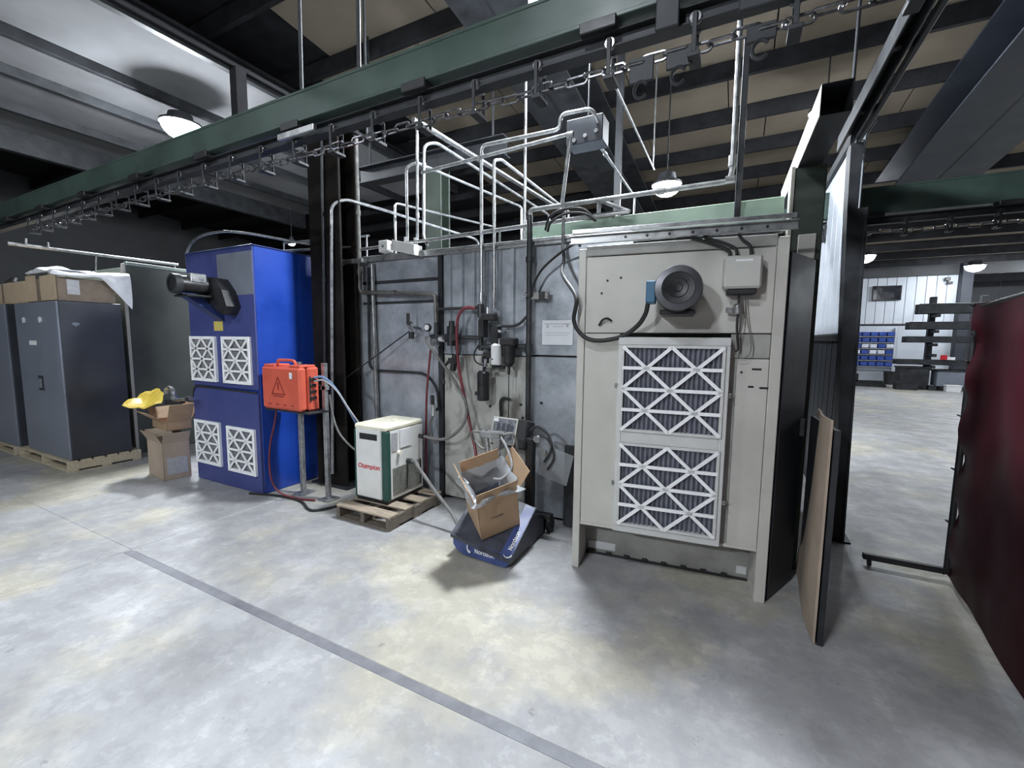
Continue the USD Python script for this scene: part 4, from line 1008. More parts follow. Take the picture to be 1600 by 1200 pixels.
# tilted powder carton with liner bag
RB = np.array([[0.647, -0.746, 0.159], [0.719, 0.527, -0.453], [0.254, 0.408, 0.877]])
A0 = np.array([-1.566, 2.598, 0.150])
W_, D_, H_ = 0.308, 0.30, 0.345
t = thing('powder_carton', 'open brown carton tilted on the dark blue feeder with a plastic liner', 'box', A0)
cc = A0 + RB @ np.array([W_ / 2, D_ / 2, 0])
open_carton(t, cc, RB, W_, D_, H_, 'carton', ((3, 0.13), (8, 0.16), (14, 0.20), (34, 0.19)), 0.005)
q = meshkit.text_mesh('POWDER', 0.016, 0.001, True)
part(t, 'printed_mark', move(trimesh.Trimesh(np.stack([q.vertices[:, 0], -q.vertices[:, 2], q.vertices[:, 1]], 1), q.faces, process=False), RB, A0 + RB @ np.array([0.09, 0, 0.18])), 'text_black', smooth=False, world=True)
n1, n2 = 40, 9
P = np.zeros((n1, n2, 3))
for i in range(n1):
    a = 2 * math.pi * i / (n1 - 1)
    for j in range(n2):
        v = j / (n2 - 1)
        s = 0.82 + 0.75 * max(0, v - 0.5)
        px_, py_ = np.clip(1.35 * math.cos(a), -1, 1) * W_ / 2 * s, np.clip(1.35 * math.sin(a), -1, 1) * D_ / 2 * s
        nz = meshkit.noise(np.array([math.cos(a) * 3 + 5, math.sin(a) * 3 + 5, v * 5]))
        k = 1 + 0.5 * (nz - 0.5) * (0.3 + v)
        q = np.array([px_ * k, py_ * k, 0.20 + 0.30 * min(v, 0.72) - 0.10 * max(0, v - 0.72) + 0.09 * (nz - 0.5)])
        P[i, j] = cc + RB @ q
solo('liner_bag', sheet(P, 0.003), 'clear_bag', 'translucent plastic liner bag bunched in the tilted carton', 'bag', smooth=70)
P = np.zeros((12, 12, 3))
for i in range(12):
    for j in range(12):
        s, v = i / 11 - 0.5, j / 11 - 0.5
        P[i, j] = cc + RB @ np.array([s * W_ * 0.9, v * D_ * 0.9, 0.20 + 0.05 * (meshkit.noise(np.array([s * 6 + 2, v * 6 + 9, 0.5])) - 0.5)])
solo('powder_fill', sheet(P, 0.01), 'scale_dark', 'dark coating powder inside the tilted carton', 'powder', kind='stuff', smooth=60)
t = thing('suction_lance', 'bright suction lance with hoses standing in the tilted carton', 'suction lance', (-1.60, 2.85, 0.4))
part(t, 'tube', rod((-1.60, 2.80, 0.42), (-1.66, 2.82, 0.92), 0.013), 'steel_bright', world=True)
part(t, 'second_tube', rod((-1.54, 2.82, 0.42), (-1.56, 2.84, 0.86), 0.010), 'steel_bright', world=True)
part(t, 'pump_head', [bx(-1.70, -1.52, 2.78, 2.86, 0.86, 0.91, 0.008), bx(-1.58, -1.52, 2.77, 2.85, 0.78, 0.87, 0.006)], 'galvanized_pipe', world=True)
part(t, 'coil_hose', [cable([(-1.70, 2.82, 0.89), (-1.80, 2.84, 0.88), (-1.82, 2.9, 0.80), (-1.74, 2.9, 0.74), (-1.66, 2.86, 0.78)], 0.010), cable([(-1.52, 2.82, 0.89), (-1.44, 2.84, 0.90), (-1.42, 2.86, 0.78), (-1.48, 2.84, 0.70), (-1.55, 2.82, 0.66)], 0.010)], 'grey_hose', world=True)
part(t, 'clear_hose', [cable([(-1.54, 2.80, 0.90), (-1.46, 2.78, 0.80), (-1.40, 2.74, 0.68), (-1.46, 2.70, 0.60), (-1.54, 2.72, 0.58)], 0.009)], 'pale_hose', world=True)

# ================================================================ PIPEWORK
YP = 3.42
def conduit(label, mesh, m='galvanized_pipe', cat='pipe', name='conduit', couplings=()):
    t = solo(name, mesh, m, label, cat)
    return t


def coup(p, ax='z', r=0.024, L=0.05):
    d = {'x': (L / 2, 0, 0), 'y': (0, L / 2, 0), 'z': (0, 0, L / 2)}[ax]
    return rod(np.array(p) - d, np.array(p) + d, r, 10)


conduit('rusty steel pipe dropping to the wall and jogging right above the dryer', [pipe([(-3.571, YP, 3.75), (-3.566, YP, 2.085), (-2.588, YP, 2.03), (-2.577, YP, 1.74)], 0.021), coup((-3.57, YP, 2.9), r=0.027), coup((-3.568, YP, 2.30), r=0.027), coup((-3.1, YP, 2.06), 'x', 0.027), pipe([(-3.571, YP, 3.74), (-3.68, 3.3, 3.80), (-3.9, 3.0, 3.82)], 0.021)], 'rusty_pipe')
conduit('bent conduit climbing the brown column and turning over the oven roof', [pipe([(-3.79, 3.18, 0.15), (-3.70, 3.18, 2.5), (-3.68, 3.18, 2.93), (-3.6, 3.28, 3.0), (-3.47, 3.6, 2.98), (-3.2, 5.2, 2.95), (-3.2, 5.3, 2.45)], 0.016, 0.1)], 'galvanized_pipe')
conduit('second conduit fixed to the front of the brown column', [pipe([(-3.90, 3.19, 0.10), (-3.80, 3.19, 3.6)], 0.013), coup((-3.84, 3.19, 2.2), r=0.018)], 'steel_dark')
conduit('long thin conduit behind the first bend crossing over the oven roof', [pipe([(-3.50, 3.9, 2.45), (-3.50, 3.9, 3.12), (-3.0, 5.3, 3.12), (-3.0, 5.3, 2.45)], 0.014)], 'galvanized_pipe')
conduit('left upright conduit of the trio rising from the white junction boxes', [pipe([(-2.959, 3.47, 2.57), (-2.962, 3.47, 3.27), (-2.87, 3.50, 3.31), (-2.55, 5.2, 3.30), (-2.55, 5.2, 2.42)], 0.014)])
conduit('tallest upright conduit of the trio with a run going away from the viewer', [pipe([(-2.838, 3.47, 2.56), (-2.822, 3.47, 3.55)], 0.015), coup((-2.832, 3.47, 2.8), r=0.02), pipe([(-2.83, 3.42, 3.66), (-2.60, 6.6, 3.66)], 0.026), pipe([(-2.77, 3.46, 3.64), (-2.55, 6.6, 3.64)], 0.018), rod((-2.822, 3.47, 3.5), (-2.822, 3.47, 3.66), 0.012)])
conduit('right upright conduit of the trio bending back over the oven', [pipe([(-2.69, 3.44, 2.50), (-2.768, 3.48, 2.58), (-2.75, 3.48, 3.44), (-2.70, 3.6, 3.50), (-2.58, 6.2, 3.45), (-2.58, 6.2, 3.1)], 0.016, 0.09), coup((-2.752, 3.48, 3.25), r=0.021)])
conduit('upright conduit turning right towards the grey pull box', [pipe([(-2.070, YP, 1.90), (-2.078, YP, 3.285), (-1.345, YP, 3.275), (-1.342, YP, 3.385), (-1.085, YP, 3.375), (-1.06, YP + 0.1, 3.30)], 0.016), coup((-2.072, YP, 1.98), r=0.026, L=0.08), coup((-2.078, YP, 3.2), r=0.021)])
conduit('horizontal conduit crossing in front of the uprights to a drop on the right', [pipe([(-2.72, 3.40, 3.155), (-1.245, 3.40, 3.215), (-1.315, 3.42, 2.70)], 0.015, 0.03), coup((-1.25, 3.40, 3.21), 'x', 0.022)])
conduit('upright conduit with a run sloping away above the oven wall', [pipe([(-1.938, YP, 1.90), (-1.95, YP, 3.14), (-1.93, 3.52, 3.18), (-1.93, 5.25, 3.18), (-1.93, 5.25, 2.45)], 0.014, 0.03), rod((-1.938, YP, 1.88), (-1.94, YP, 2.02), 0.02)])
conduit('thick black air main down the seam of the oven wall', [pipe([(-1.59, YP, 0.62), (-1.593, YP, 1.0), (-1.60, YP, 2.64)], 0.024), coup((-1.597, YP, 1.98), r=0.034, L=0.05), coup((-1.596, YP, 1.53), r=0.036, L=0.08), coup((-1.598, YP, 2.28), r=0.033, L=0.04)], 'black_pipe')
conduit('grey air main crossing right above the grey booth and rising to the conveyor', [pipe([(-1.60, YP, 2.62), (-1.60, YP, 2.685), (-0.105, YP, 2.69), (-0.088, YP, 2.76), (-0.093, YP, 3.76)], 0.018, 0.035), coup((-0.09, YP, 2.82), r=0.028, L=0.07), coup((-0.098, YP, 2.70), 'x', 0.026, 0.06), coup((-0.55, YP, 2.688), 'x', 0.024)])
conduit('dark strut standing beside the grey air main below the conveyor', [bx(-0.065, -0.025, YP + 0.06, YP + 0.10, 2.46, 3.62, 0.003)], 'steel_dark', 'strut', 'strut')
conduit('thin upright conduit from the oven rail up into the lamp glare', [pipe([(-1.677, YP + 0.06, 2.44), (-1.681, YP + 0.06, 3.78)], 0.012), coup((-1.677, YP + 0.06, 2.60), r=0.018)])
conduit('thin conduit sloping away from the pull box over the oven roof', [pipe([(-1.20, 3.66, 3.36), (-1.21, 5.6, 3.36), (-1.21, 5.6, 2.42)], 0.014, 0.04), coup((-1.203, 4.25, 3.36), 'y', 0.02)])
conduit('slim rod sloping away high above the pull box', [rod((-1.104, 3.85, 3.9), (-1.112, 6.3, 3.9), 0.012), rod((-1.11, 6.2, 3.9), (-1.11, 6.2, roof_z(6.2)), 0.010), rod((-1.104, 3.95, 3.9), (-1.104, 3.95, roof_z(3.95)), 0.010)], 'galvanized_pipe')
conduit('thin vertical conduit above the thick cable beside the grey booth', [pipe([(-1.30, YP, 2.30), (-1.298, YP, 2.70)], 0.014)])
conduit('upper pipe running along the oven roof edge', [rod((-3.95, 3.44, 2.525), (-2.52, 3.44, 2.545), 0.016), rod((-2.52, 3.44, 2.548), (-0.78, 3.44, 2.58), 0.018), rod((-2.95, 3.44, 2.46), (-2.95, 3.44, 2.54), 0.010), rod((-1.9, 3.44, 2.45), (-1.9, 3.44, 2.56), 0.010)])
conduit('short angled conduit rising behind the booth beside the small lamp', [pipe([(-0.95, 3.55, 2.60), (-0.90, 4.4, 2.72), (-0.92, 5.0, 2.60)], 0.014), pipe([(-1.02, 3.46, 2.60), (-1.02, 3.46, 2.70), (-0.78, 3.46, 2.58)], 0.016)])
conduit('arched conduit over the top of the blue cabinet', [cable([(-5.42, 2.72, 2.30), (-5.42, 2.72, 2.52), (-5.25, 2.74, 2.66), (-4.9, 2.78, 2.70), (-4.6, 2.9, 2.68), (-4.25, 3.2, 2.62), (-4.1, 3.5, 2.62)], 0.014)], 'galvanized_pipe')
conduit('pair of pipes from the blue cabinet top to the brown column', [rod((-4.7, 3.1, 2.53), (-3.6, 3.46, 2.57), 0.013), rod((-4.6, 3.3, 2.66), (-3.7, 3.7, 2.74), 0.013), rod((-4.6, 3.3, 2.5), (-4.6, 3.3, 2.66), 0.010), rod((-3.72, 3.68, 2.42), (-3.72, 3.68, 2.74), 0.010)], 'galvanized_pipe')
conduit('horizontal black pipe joining the two risers on the oven wall', [rod((-2.575, YP, 1.885), (-2.09, YP, 1.89), 0.014), coup((-2.08, YP, 1.86), r=0.03, L=0.12), rod((-2.075, YP, 1.5), (-2.072, YP, 1.9), 0.022)], 'black_pipe')
conduit('black manifold pipe carrying the regulators across the oven wall', [rod((-2.64, YP, 1.625), (-2.09, YP, 1.615), 0.020), rod((-2.1, YP, 1.53), (-1.60, YP, 1.545), 0.022), coup((-2.45, YP, 1.62), 'x', 0.03, 0.07), coup((-1.95, YP, 1.53), 'x', 0.034, 0.08), rod((-2.576, YP, 1.60), (-2.577, YP, 1.76), 0.023), pipe([(-1.86, YP, 1.72), (-1.70, YP, 1.72), (-1.60, YP, 1.82)], 0.012, 0.08)], 'black_pipe')
conduit('conduit bending from the wall foot to the seam post left of the regulators', [pipe([(-3.50, 3.47, 2.35), (-3.51, 3.47, 1.30), (-3.42, 3.47, 1.262), (-2.75, 3.47, 1.26), (-2.60, 3.46, 1.12), (-2.575, 3.45, 0.9)], 0.013, 0.1)], 'steel_dark')
conduit('galvanised pipe standing against the left oven sheet', [rod((-3.40, 3.46, 0.55), (-3.43, 3.46, 2.38), 0.022), coup((-3.415, 3.46, 1.45), r=0.028, L=0.12)], 'galvanized_pipe')
conduit('thin stay wire slanting across the left oven sheet', [rod((-2.882, YP, 1.692), (-3.72, 3.32, 1.167), 0.006)], 'steel_dark', 'wire', 'stay_wire')

t = thing('junction_box', 'small white junction box left on the oven roof edge', 'junction box', (-3.22, 3.43, 2.46))
part(t, 'body', bx(-3.26, -3.14, 3.38, 3.47, 2.465, 2.58, 0.005), 'white_enamel', world=True)
part(t, 'knockout', lathe([(0, 0), (0.014, 0), (0.014, 0.004), (0, 0.004)], (-3.2, 3.376, 2.52), 'y', 10), 'galvanized_pipe', world=True)
t = thing('junction_box', 'long white junction box under the trio of upright conduits', 'junction box', (-2.92, 3.43, 2.42))
part(t, 'body', prism([(-3.08, 2.47), (-2.78, 2.40), (-2.78, 2.50), (-3.06, 2.57)], 'y', 3.36, 3.47), 'white_enamel', smooth=False, world=True)
part(t, 'lid', prism([(-3.075, 2.474), (-2.785, 2.405), (-2.785, 2.496), (-3.056, 2.565)], 'y', 3.355, 3.36), 'white_enamel', smooth=False, world=True)
part(t, 'conduit_hub', [rod((-2.96, 3.45, 2.5), (-2.96, 3.45, 2.6), 0.022), rod((-2.84, 3.45, 2.48), (-2.84, 3.45, 2.58), 0.022)], 'galvanized_pipe', world=True)
t = thing('junction_box', 'grey fitting box at the left end of the oven roof edge', 'junction box', (-3.75, 3.42, 2.40))
part(t, 'body', bx(-3.80, -3.50, 3.385, 3.46, 2.385, 2.43, 0.005), 'galvanized_pipe', world=True)
part(t, 'end_cap', lathe([(0, 0), (0.03, 0), (0.03, 0.05), (0, 0.05)], (-3.84, 3.42, 2.41), 'x', 12), 'label_white', world=True)
t = thing('pull_box', 'grey electrical pull box hung above the oven between conduits', 'electrical box', (-1.16, 3.55, 3.2))
part(t, 'body', bx(-1.32, -1.02, 3.50, 3.68, 3.17, 3.37, 0.006), 'rafter_blue', smooth=False, world=True)
for i in range(3):
    part(t, 'hub', rod((-1.25 + 0.09 * i, 3.485, 3.20 + 0.02 * i), (-1.25 + 0.09 * i, 3.50, 3.20 + 0.02 * i), 0.016, 10), 'galvanized_pipe', world=True)
part(t, 'hanger_strap', [rod((-1.17, 3.6, 3.37), (-1.17, 3.6, roof_z(3.6)), 0.008)], 'steel_dark', world=True)

# valves, regulators, filters
def valve(label, x, z, y=YP):
    t = thing('shutoff_valve', label, 'valve', (x, y - 0.02, z))
    part(t, 'body', [rod((x, y - 0.03, z - 0.05), (x, y - 0.03, z + 0.05), 0.02, 12), lathe([(0, 0), (0.03, 0), (0.03, 0.03), (0, 0.03)], (x, y - 0.06, z), 'y', 12)], 'steel_bright', world=True)
    part(t, 'handle', [bx(x - 0.014, x + 0.014, y - 0.09, y - 0.06, z + 0.02, z + 0.13, 0.006)], 'black_rubber', world=True)
    part(t, 'lower_cap', rod((x, y - 0.03, z - 0.12), (x, y - 0.03, z - 0.05), 0.028, 12), 'black_rubber', world=True)
    part(t, 'stub', rod((x, y - 0.03, z), (x + 0.1, y, z - 0.02), 0.012, 8), 'black_pipe', world=True)
    return t


valve('ball valve with black lever at the left end of the manifold', -2.86, 1.72)
t = thing('pressure_gauge', 'round gauge above the manifold beside the seam post', 'gauge', (-2.62, YP - 0.06, 1.70))
part(t, 'case', lathe([(0, 0), (0.036, 0), (0.036, 0.03), (0, 0.03)], (-2.63, YP - 0.08, 1.71), 'y', 18), 'black_paint', world=True)
part(t, 'dial', lathe([(0, 0), (0.027, 0), (0.027, 0.004), (0, 0.004)], (-2.63, YP - 0.084, 1.71), 'y', 18), 'label_white', world=True)
part(t, 'stem', rod((-2.63, YP - 0.05, 1.62), (-2.63, YP - 0.05, 1.69), 0.012), 'steel_bright', world=True)
t = thing('air_regulator', 'black pressure regulator with bright fittings right of the seam post', 'regulator', (-2.36, YP - 0.04, 1.5))
part(t, 'body', [rod((-2.37, YP - 0.04, 1.54), (-2.37, YP - 0.04, 1.72), 0.045, 14), qbox((-2.37, YP - 0.04, 1.62), (0.16, 0.08, 0.06))], 'black_paint', world=True)
part(t, 'fitting', [rod((-2.50, YP - 0.05, 1.60), (-2.43, YP - 0.05, 1.60), 0.028, 10), qbox((-2.56, YP - 0.05, 1.57), (0.08, 0.05, 0.07))], 'steel_bright', world=True)
part(t, 'knob', lathe([(0, 0), (0.03, 0), (0.026, 0.05), (0, 0.05)], (-2.37, YP - 0.04, 1.72), 'z', 14), 'black_rubber', world=True)
part(t, 'drip_tube', cable([(-2.30, YP - 0.04, 1.60), (-2.27, YP - 0.04, 1.52), (-2.30, YP - 0.04, 1.44), (-2.38, YP - 0.04, 1.40)], 0.007), 'black_rubber', world=True)
t = thing('hose_reel_valve', 'black quick-release valve hanging below the regulator', 'valve', (-2.38, YP - 0.04, 1.3))
part(t, 'body', [rod((-2.36, YP - 0.04, 1.31), (-2.33, YP - 0.04, 1.46), 0.03, 10), qbox((-2.35, YP - 0.04, 1.40), (0.09, 0.06, 0.05))], 'black_paint', world=True)
part(t, 'hose_tail', cable([(-2.40, YP - 0.04, 1.40), (-2.46, YP - 0.04, 1.33), (-2.48, YP - 0.04, 1.24), (-2.46, YP - 0.04, 1.18)], 0.014), 'black_rubber', world=True)
t = thing('filter_bowl', 'black filter bowl hanging under the right end of the manifold', 'air filter bowl', (-1.755, YP - 0.05, 1.35))
part(t, 'head', bx(-1.83, -1.69, YP - 0.10, YP, 1.55, 1.62, 0.01), 'black_paint', world=True)
part(t, 'bowl', lathe([(0, 0), (0.03, 0.01), (0.05, 0.04), (0.056, 0.19), (0, 0.19)], (-1.76, YP - 0.05, 1.36), 'z', 18), 'black_paint', world=True)
part(t, 'drain', rod((-1.76, YP - 0.05, 1.30), (-1.76, YP - 0.05, 1.365), 0.012), 'black_paint', world=True)
part(t, 'drain_line', rod((-1.76, YP - 0.05, 0.75), (-1.76, YP - 0.05, 1.30), 0.004, 6), 'steel_dark', world=True)
t = thing('oil_canister', 'small white lubricator canister beside the black filter bowl', 'canister', (-1.875, YP - 0.04, 1.38))
part(t, 'body', lathe([(0, 0), (0.045, 0), (0.05, 0.01), (0.05, 0.17), (0.03, 0.19), (0.03, 0.23), (0, 0.23)], (-1.885, YP - 0.05, 1.38), 'z', 18), 'label_white', world=True)
part(t, 'bracket', bx(-1.945, -1.82, YP - 0.03, YP, 1.34, 1.37, 0.003), 'black_paint', world=True)
part(t, 'mark', qbox((-1.90, YP - 0.102, 1.43), (0.015, 0.004, 0.012)), 'text_black', world=True)
t = thing('vibrator_motor', 'large black cylinder valve hanging from a chain of fittings in mid wall', 'valve', (-2.02, YP - 0.05, 1.05))
part(t, 'cylinder', lathe([(0, 0), (0.05, 0), (0.056, 0.01), (0.056, 0.25), (0.04, 0.27), (0, 0.27)], (-2.02, YP - 0.05, 1.05), 'z', 20), 'motor_black', world=True)
part(t, 'neck', [rod((-2.01, YP - 0.05, 1.32), (-2.0, YP - 0.05, 1.48), 0.016), qbox((-2.0, YP - 0.05, 1.42), (0.05, 0.05, 0.06)), qbox((-1.97, YP - 0.05, 1.46), (0.08, 0.05, 0.05))], 'black_paint', world=True)
part(t, 'bright_fitting', [rod((-1.99, YP - 0.07, 1.36), (-1.985, YP - 0.07, 1.43), 0.014, 8), qbox((-1.96, YP - 0.06, 1.33), (0.05, 0.03, 0.03))], 'steel_bright', world=True)
part(t, 'side_knob', lathe([(0, 0), (0.018, 0), (0.018, 0.03), (0, 0.03)], (-2.10, YP - 0.05, 1.11), 'x', 10), 'black_rubber', world=True)
t = thing('solenoid_block', 'black solenoid block with bright plugs on the risers above the manifold', 'valve', (-1.98, YP - 0.05, 1.7))
part(t, 'body', [bx(-2.03, -1.90, YP - 0.08, YP, 1.77, 1.83, 0.006), bx(-2.06, -2.0, YP - 0.08, YP, 1.62, 1.78, 0.006), bx(-1.93, -1.86, YP - 0.08, YP, 1.53, 1.72, 0.006)], 'black_paint', world=True)
part(t, 'plug', lathe([(0, 0), (0.022, 0), (0.018, 0.05), (0, 0.05)], (-1.975, YP - 0.05, 1.83), 'z', 12), 'steel_bright', world=True)
part(t, 'plug', [rod((-1.90, YP - 0.06, 1.68), (-1.83, YP - 0.06, 1.67), 0.014, 10)], 'steel_bright', world=True)
part(t, 'side_tube', cable([(-2.07, YP - 0.05, 1.55), (-2.12, YP - 0.05, 1.47), (-2.10, YP - 0.05, 1.40), (-2.03, YP - 0.05, 1.37), (-1.98, YP - 0.05, 1.37)], 0.007), 'black_rubber', world=True)
t = thing('pipe_clamp', 'short grey clamp arm sticking out from the black air main', 'clamp', (-1.5, YP, 1.97))
part(t, 'arm', bx(-1.60, -1.42, YP - 0.01, YP + 0.03, 1.945, 2.0, 0.004), 'booth_grey_dark', world=True)
part(t, 'nut', lathe([(0, 0), (0.022, 0), (0.022, 0.03), (0, 0.03)], (-1.615, YP - 0.05, 1.975), 'y', 8), 'steel_bright', world=True)
part(t, 'pad', bx(-1.50, -1.45, YP - 0.02, YP + 0.04, 1.94, 2.005, 0.003), 'black_paint', world=True)
t = thing('drain_valve', 'small drain valve on the seam post right of the dryer', 'valve', (-2.575, YP - 0.04, 0.92))
part(t, 'handle', bx(-2.60, -2.565, YP - 0.08, YP - 0.05, 0.97, 1.06, 0.006), 'black_rubber', world=True)
part(t, 'pipe_clip', bx(-2.60, -2.565, YP - 0.06, 3.476, 0.90, 0.93, 0.003), 'black_paint', world=True)
part(t, 'body', [rod((-2.58, YP - 0.05, 0.86), (-2.58, YP - 0.05, 0.97), 0.02, 10)], 'steel_bright', world=True)
part(t, 'hose_tail', cable([(-2.58, YP - 0.05, 0.87), (-2.62, YP - 0.06, 0.78), (-2.60, YP - 0.06, 0.66), (-2.56, YP - 0.06, 0.60)], 0.012), 'grey_hose', world=True)
t = thing('wall_hook', 'small black hook with cord on the stained oven sheet', 'hook', (-1.87, YP + 0.05, 0.95))
part(t, 'hook', cable([(-1.80, 3.48, 1.06), (-1.86, 3.46, 1.07), (-1.89, 3.46, 1.03), (-1.89, 3.47, 0.90)], 0.014), 'black_rubber', world=True)
for i, (x, z) in enumerate(((-2.02, 0.98), (-1.70, 1.02), (-1.50, 1.05), (-1.68, 0.90), (-1.95, 0.80))):
    solo('wall_plug', lathe([(0, 0), (0.012, 0), (0.012, 0.012), (0, 0.014)], (x, YW - 0.013, z), 'y', 10), 'black_rubber', 'small black plug on the lower oven sheets, ' + ('leftmost and higher', 'right of the black air main', 'rightmost and highest', 'lower, just left of the black air main', 'lowest of the five')[i], 'plug', 'black plugs on the oven wall')
t = thing('wall_notice', 'white printed notice on the oven wall beside the grey booth', 'notice', (-1.36, YW - 0.01, 1.57))
part(t, 'sheet', bx(-1.50, -1.22, YW - 0.012, YW - 0.004, 1.56, 1.77, 0.001), 'paper', world=True)
part(t, 'print', [bx(-1.48, -1.24, YW - 0.0135, YW - 0.012, 1.735, 1.742, 0), bx(-1.46, -1.44, YW - 0.0135, YW - 0.012, 1.705, 1.73, 0), bx(-1.40, -1.30, YW - 0.0135, YW - 0.012, 1.715, 1.720, 0), bx(-1.28, -1.26, YW - 0.0135, YW - 0.012, 1.71, 1.735, 0), bx(-1.47, -1.25, YW - 0.0135, YW - 0.012, 1.66, 1.664, 0), bx(-1.47, -1.27, YW - 0.0135, YW - 0.012, 1.64, 1.644, 0)], 'label_grey', smooth=False, world=True)

# hoses on the wall
def hose(label, pts, r, m):
    return solo('hose', cable(pts, r), m, label, 'hose')


hose('dark red hose looping from the manifold down the stained wall', [(-2.10, 3.36, 1.88), (-2.18, 3.34, 1.885), (-2.25, 3.34, 1.84), (-2.285, 3.34, 1.72), (-2.282, 3.35, 1.423), (-2.25, 3.36, 1.2), (-2.20, 3.36, 1.0), (-2.14, 3.34, 0.80), (-2.06, 3.30, 0.60), (-2.0, 3.25, 0.40)], 0.014, 'red_hose')
hose('dark hose curving from the manifold back to the dryer inlet', [(-2.653, 3.36, 1.62), (-2.62, 3.34, 1.56), (-2.50, 3.35, 1.42), (-2.306, 3.36, 1.183), (-2.19, 3.35, 1.0), (-2.20, 3.32, 0.83), (-2.32, 3.30, 0.70), (-2.46, 3.28, 0.655), (-2.62, 3.27, 0.67)], 0.015, 'grey_hose')
hose('thin red hose hanging straight down behind the dryer', [(-2.663, 3.44, 1.50), (-2.675, 3.42, 1.3), (-2.69, 3.40, 1.0), (-2.70, 3.40, 0.6), (-2.71, 3.40, 0.2)], 0.011, 'red_hose')
hose('thick black cable looping from the roof edge to the booth motor', [(-1.297, 3.42, 2.33), (-1.28, 3.40, 2.25), (-1.22, 3.2, 2.13), (-1.10, 2.95, 2.03), (-0.955, 2.78, 1.88), (-0.965, 2.77, 1.73), (-0.90, 2.775, 1.63), (-0.80, 2.78, 1.60), (-0.66, 2.80, 1.625), (-0.56, 2.79, 1.69), (-0.50, 2.73, 1.76), (-0.48, 2.70, 1.83)], 0.014, 'black_rubber')
hose('black cable arching from the clamp over to the grey booth', [(-1.57, 3.39, 1.97), (-1.53, 3.38, 2.08), (-1.45, 3.37, 2.19), (-1.29, 3.33, 2.29), (-1.12, 3.22, 2.33), (-0.98, 2.9, 2.24)], 0.010, 'black_rubber')
hose('coil of cable bunched on the roof edge left of the small lamp', [(-1.45, 3.40, 2.50), (-1.40, 3.38, 2.60), (-1.28, 3.38, 2.64), (-1.12, 3.38, 2.62), (-1.02, 3.38, 2.52), (-1.1, 3.36, 2.58), (-1.25, 3.36, 2.60), (-1.38, 3.36, 2.55), (-1.42, 3.38, 2.48)], 0.010, 'black_rubber')

# ================================================================ RIGHT SIDE
# cardboard leaning against the opening
t = thing('cardboard_panel', 'tall flattened cardboard sheet standing on edge right of the grey booth', 'cardboard', (0.44, 3.05, 0))
P = np.zeros((14, 8, 3))
for i in range(14):
    for j in range(8):
        s, v = i / 13, j / 7
        y = 2.67 + 0.85 * s
        P[i, j] = (0.452 - 0.012 * math.sin(s * 5) + 0.05 * v * s, y, 0.005 + (1.205 - 0.05 * s) * v)
part(t, 'sheet', sheet(P, 0.012), 'carton_grey', smooth=50, world=True)
part(t, 'back_sheet', prism([(2.664, 0.004), (3.45, 0.004), (3.45, 1.12), (2.664, 1.16)], 'x', 0.466, 0.492), 'steel_dark', smooth=False, world=True, label='dark board behind')

# welding curtain
def cxl(y):
    return 1.355 - 0.107 * (3.863 - y)


t = thing('curtain_frame', 'dark steel frame of the red welding curtain on a wheeled foot', 'frame', (1.33, 3.8, 0))
part(t, 'post', rod((cxl(3.86), 3.86, 0.05), (cxl(3.86), 3.86, 1.86), 0.018), 'black_paint', world=True)
part(t, 'top_rail', rod((cxl(3.86), 3.86, 1.83), (cxl(0.6), 0.6, 1.93), 0.016), 'black_paint', world=True)
part(t, 'post', rod((cxl(0.6), 0.6, 0.02), (cxl(0.6), 0.6, 1.93), 0.018), 'black_paint', world=True)
part(t, 'foot_bar', bx(0.90, 1.62, 3.84, 3.88, 0.045, 0.085, 0.004), 'black_paint', world=True)
for x in (0.94, 1.58):
    part(t, 'caster', lathe([(0, 0), (0.022, 0), (0.022, 0.02), (0, 0.02)], (x - 0.01, 3.86, 0.022), 'x', 14), 'black_rubber', world=True)
t = thing('welding_curtain', 'dark red vinyl welding curtain tied to its frame at the right edge', 'curtain', (1.3, 3.0, 0.05))
nu, nv = 110, 46
P = np.zeros((nu, nv, 3))
for i in range(nu):
    for j in range(nv):
        s, v = i / (nu - 1), j / (nv - 1)
        z = 0.05 + (1.80 + 0.03 * s) * v
        # scalloped tied edge
        edge = 0.085 * abs(math.sin(math.pi * (z - 0.05) / 0.36)) ** 1.5 * (1 if z < 1.5 else 0.4)
        y = 3.84 - edge * max(0, 1 - s * 9) - 3.2 * s
        tie = math.exp(-s * 14)
        fold = 0.007 * math.sin(y * 8 + 1.5 * math.sin(z * 2.4)) * (0.5 + v) + 0.025 * (meshkit.noise(np.array([y * 2.3, z * 2.6, 4.0])) - 0.5) + 0.02 * tie * math.sin(z * 17) + 0.008 * (meshkit.noise(np.array([y * 5 + z * 4, z * 6 - y * 3, 2.0])) - 0.5)
        x = cxl(y) - 0.012 + fold * (1 - 0.8 * max(0, v - 0.9) / 0.1)
        P[i, j] = (x, y, z)
part(t, 'vinyl', sheet(P, 0.003), 'curtain_red', smooth=70, world=True)
for k in range(6):
    z = 0.05 + 0.36 * k
    part(t, 'tie_strap', cable([(cxl(3.84) - 0.02, 3.83, z), (cxl(3.86) - 0.03, 3.87, z + 0.005), (cxl(3.86) + 0.01, 3.89, z - 0.01), (cxl(3.86) + 0.03, 3.85, z), (cxl(3.84), 3.82, z)], 0.005), 'black_rubber', world=True)
part(t, 'grommet', lathe([(0.010, 0), (0.026, 0), (0.026, 0.006), (0.010, 0.006), (0.010, 0)], (cxl(3.78) - 0.03, 3.77, 1.66), 'x', 14), 'steel_dark', world=True)

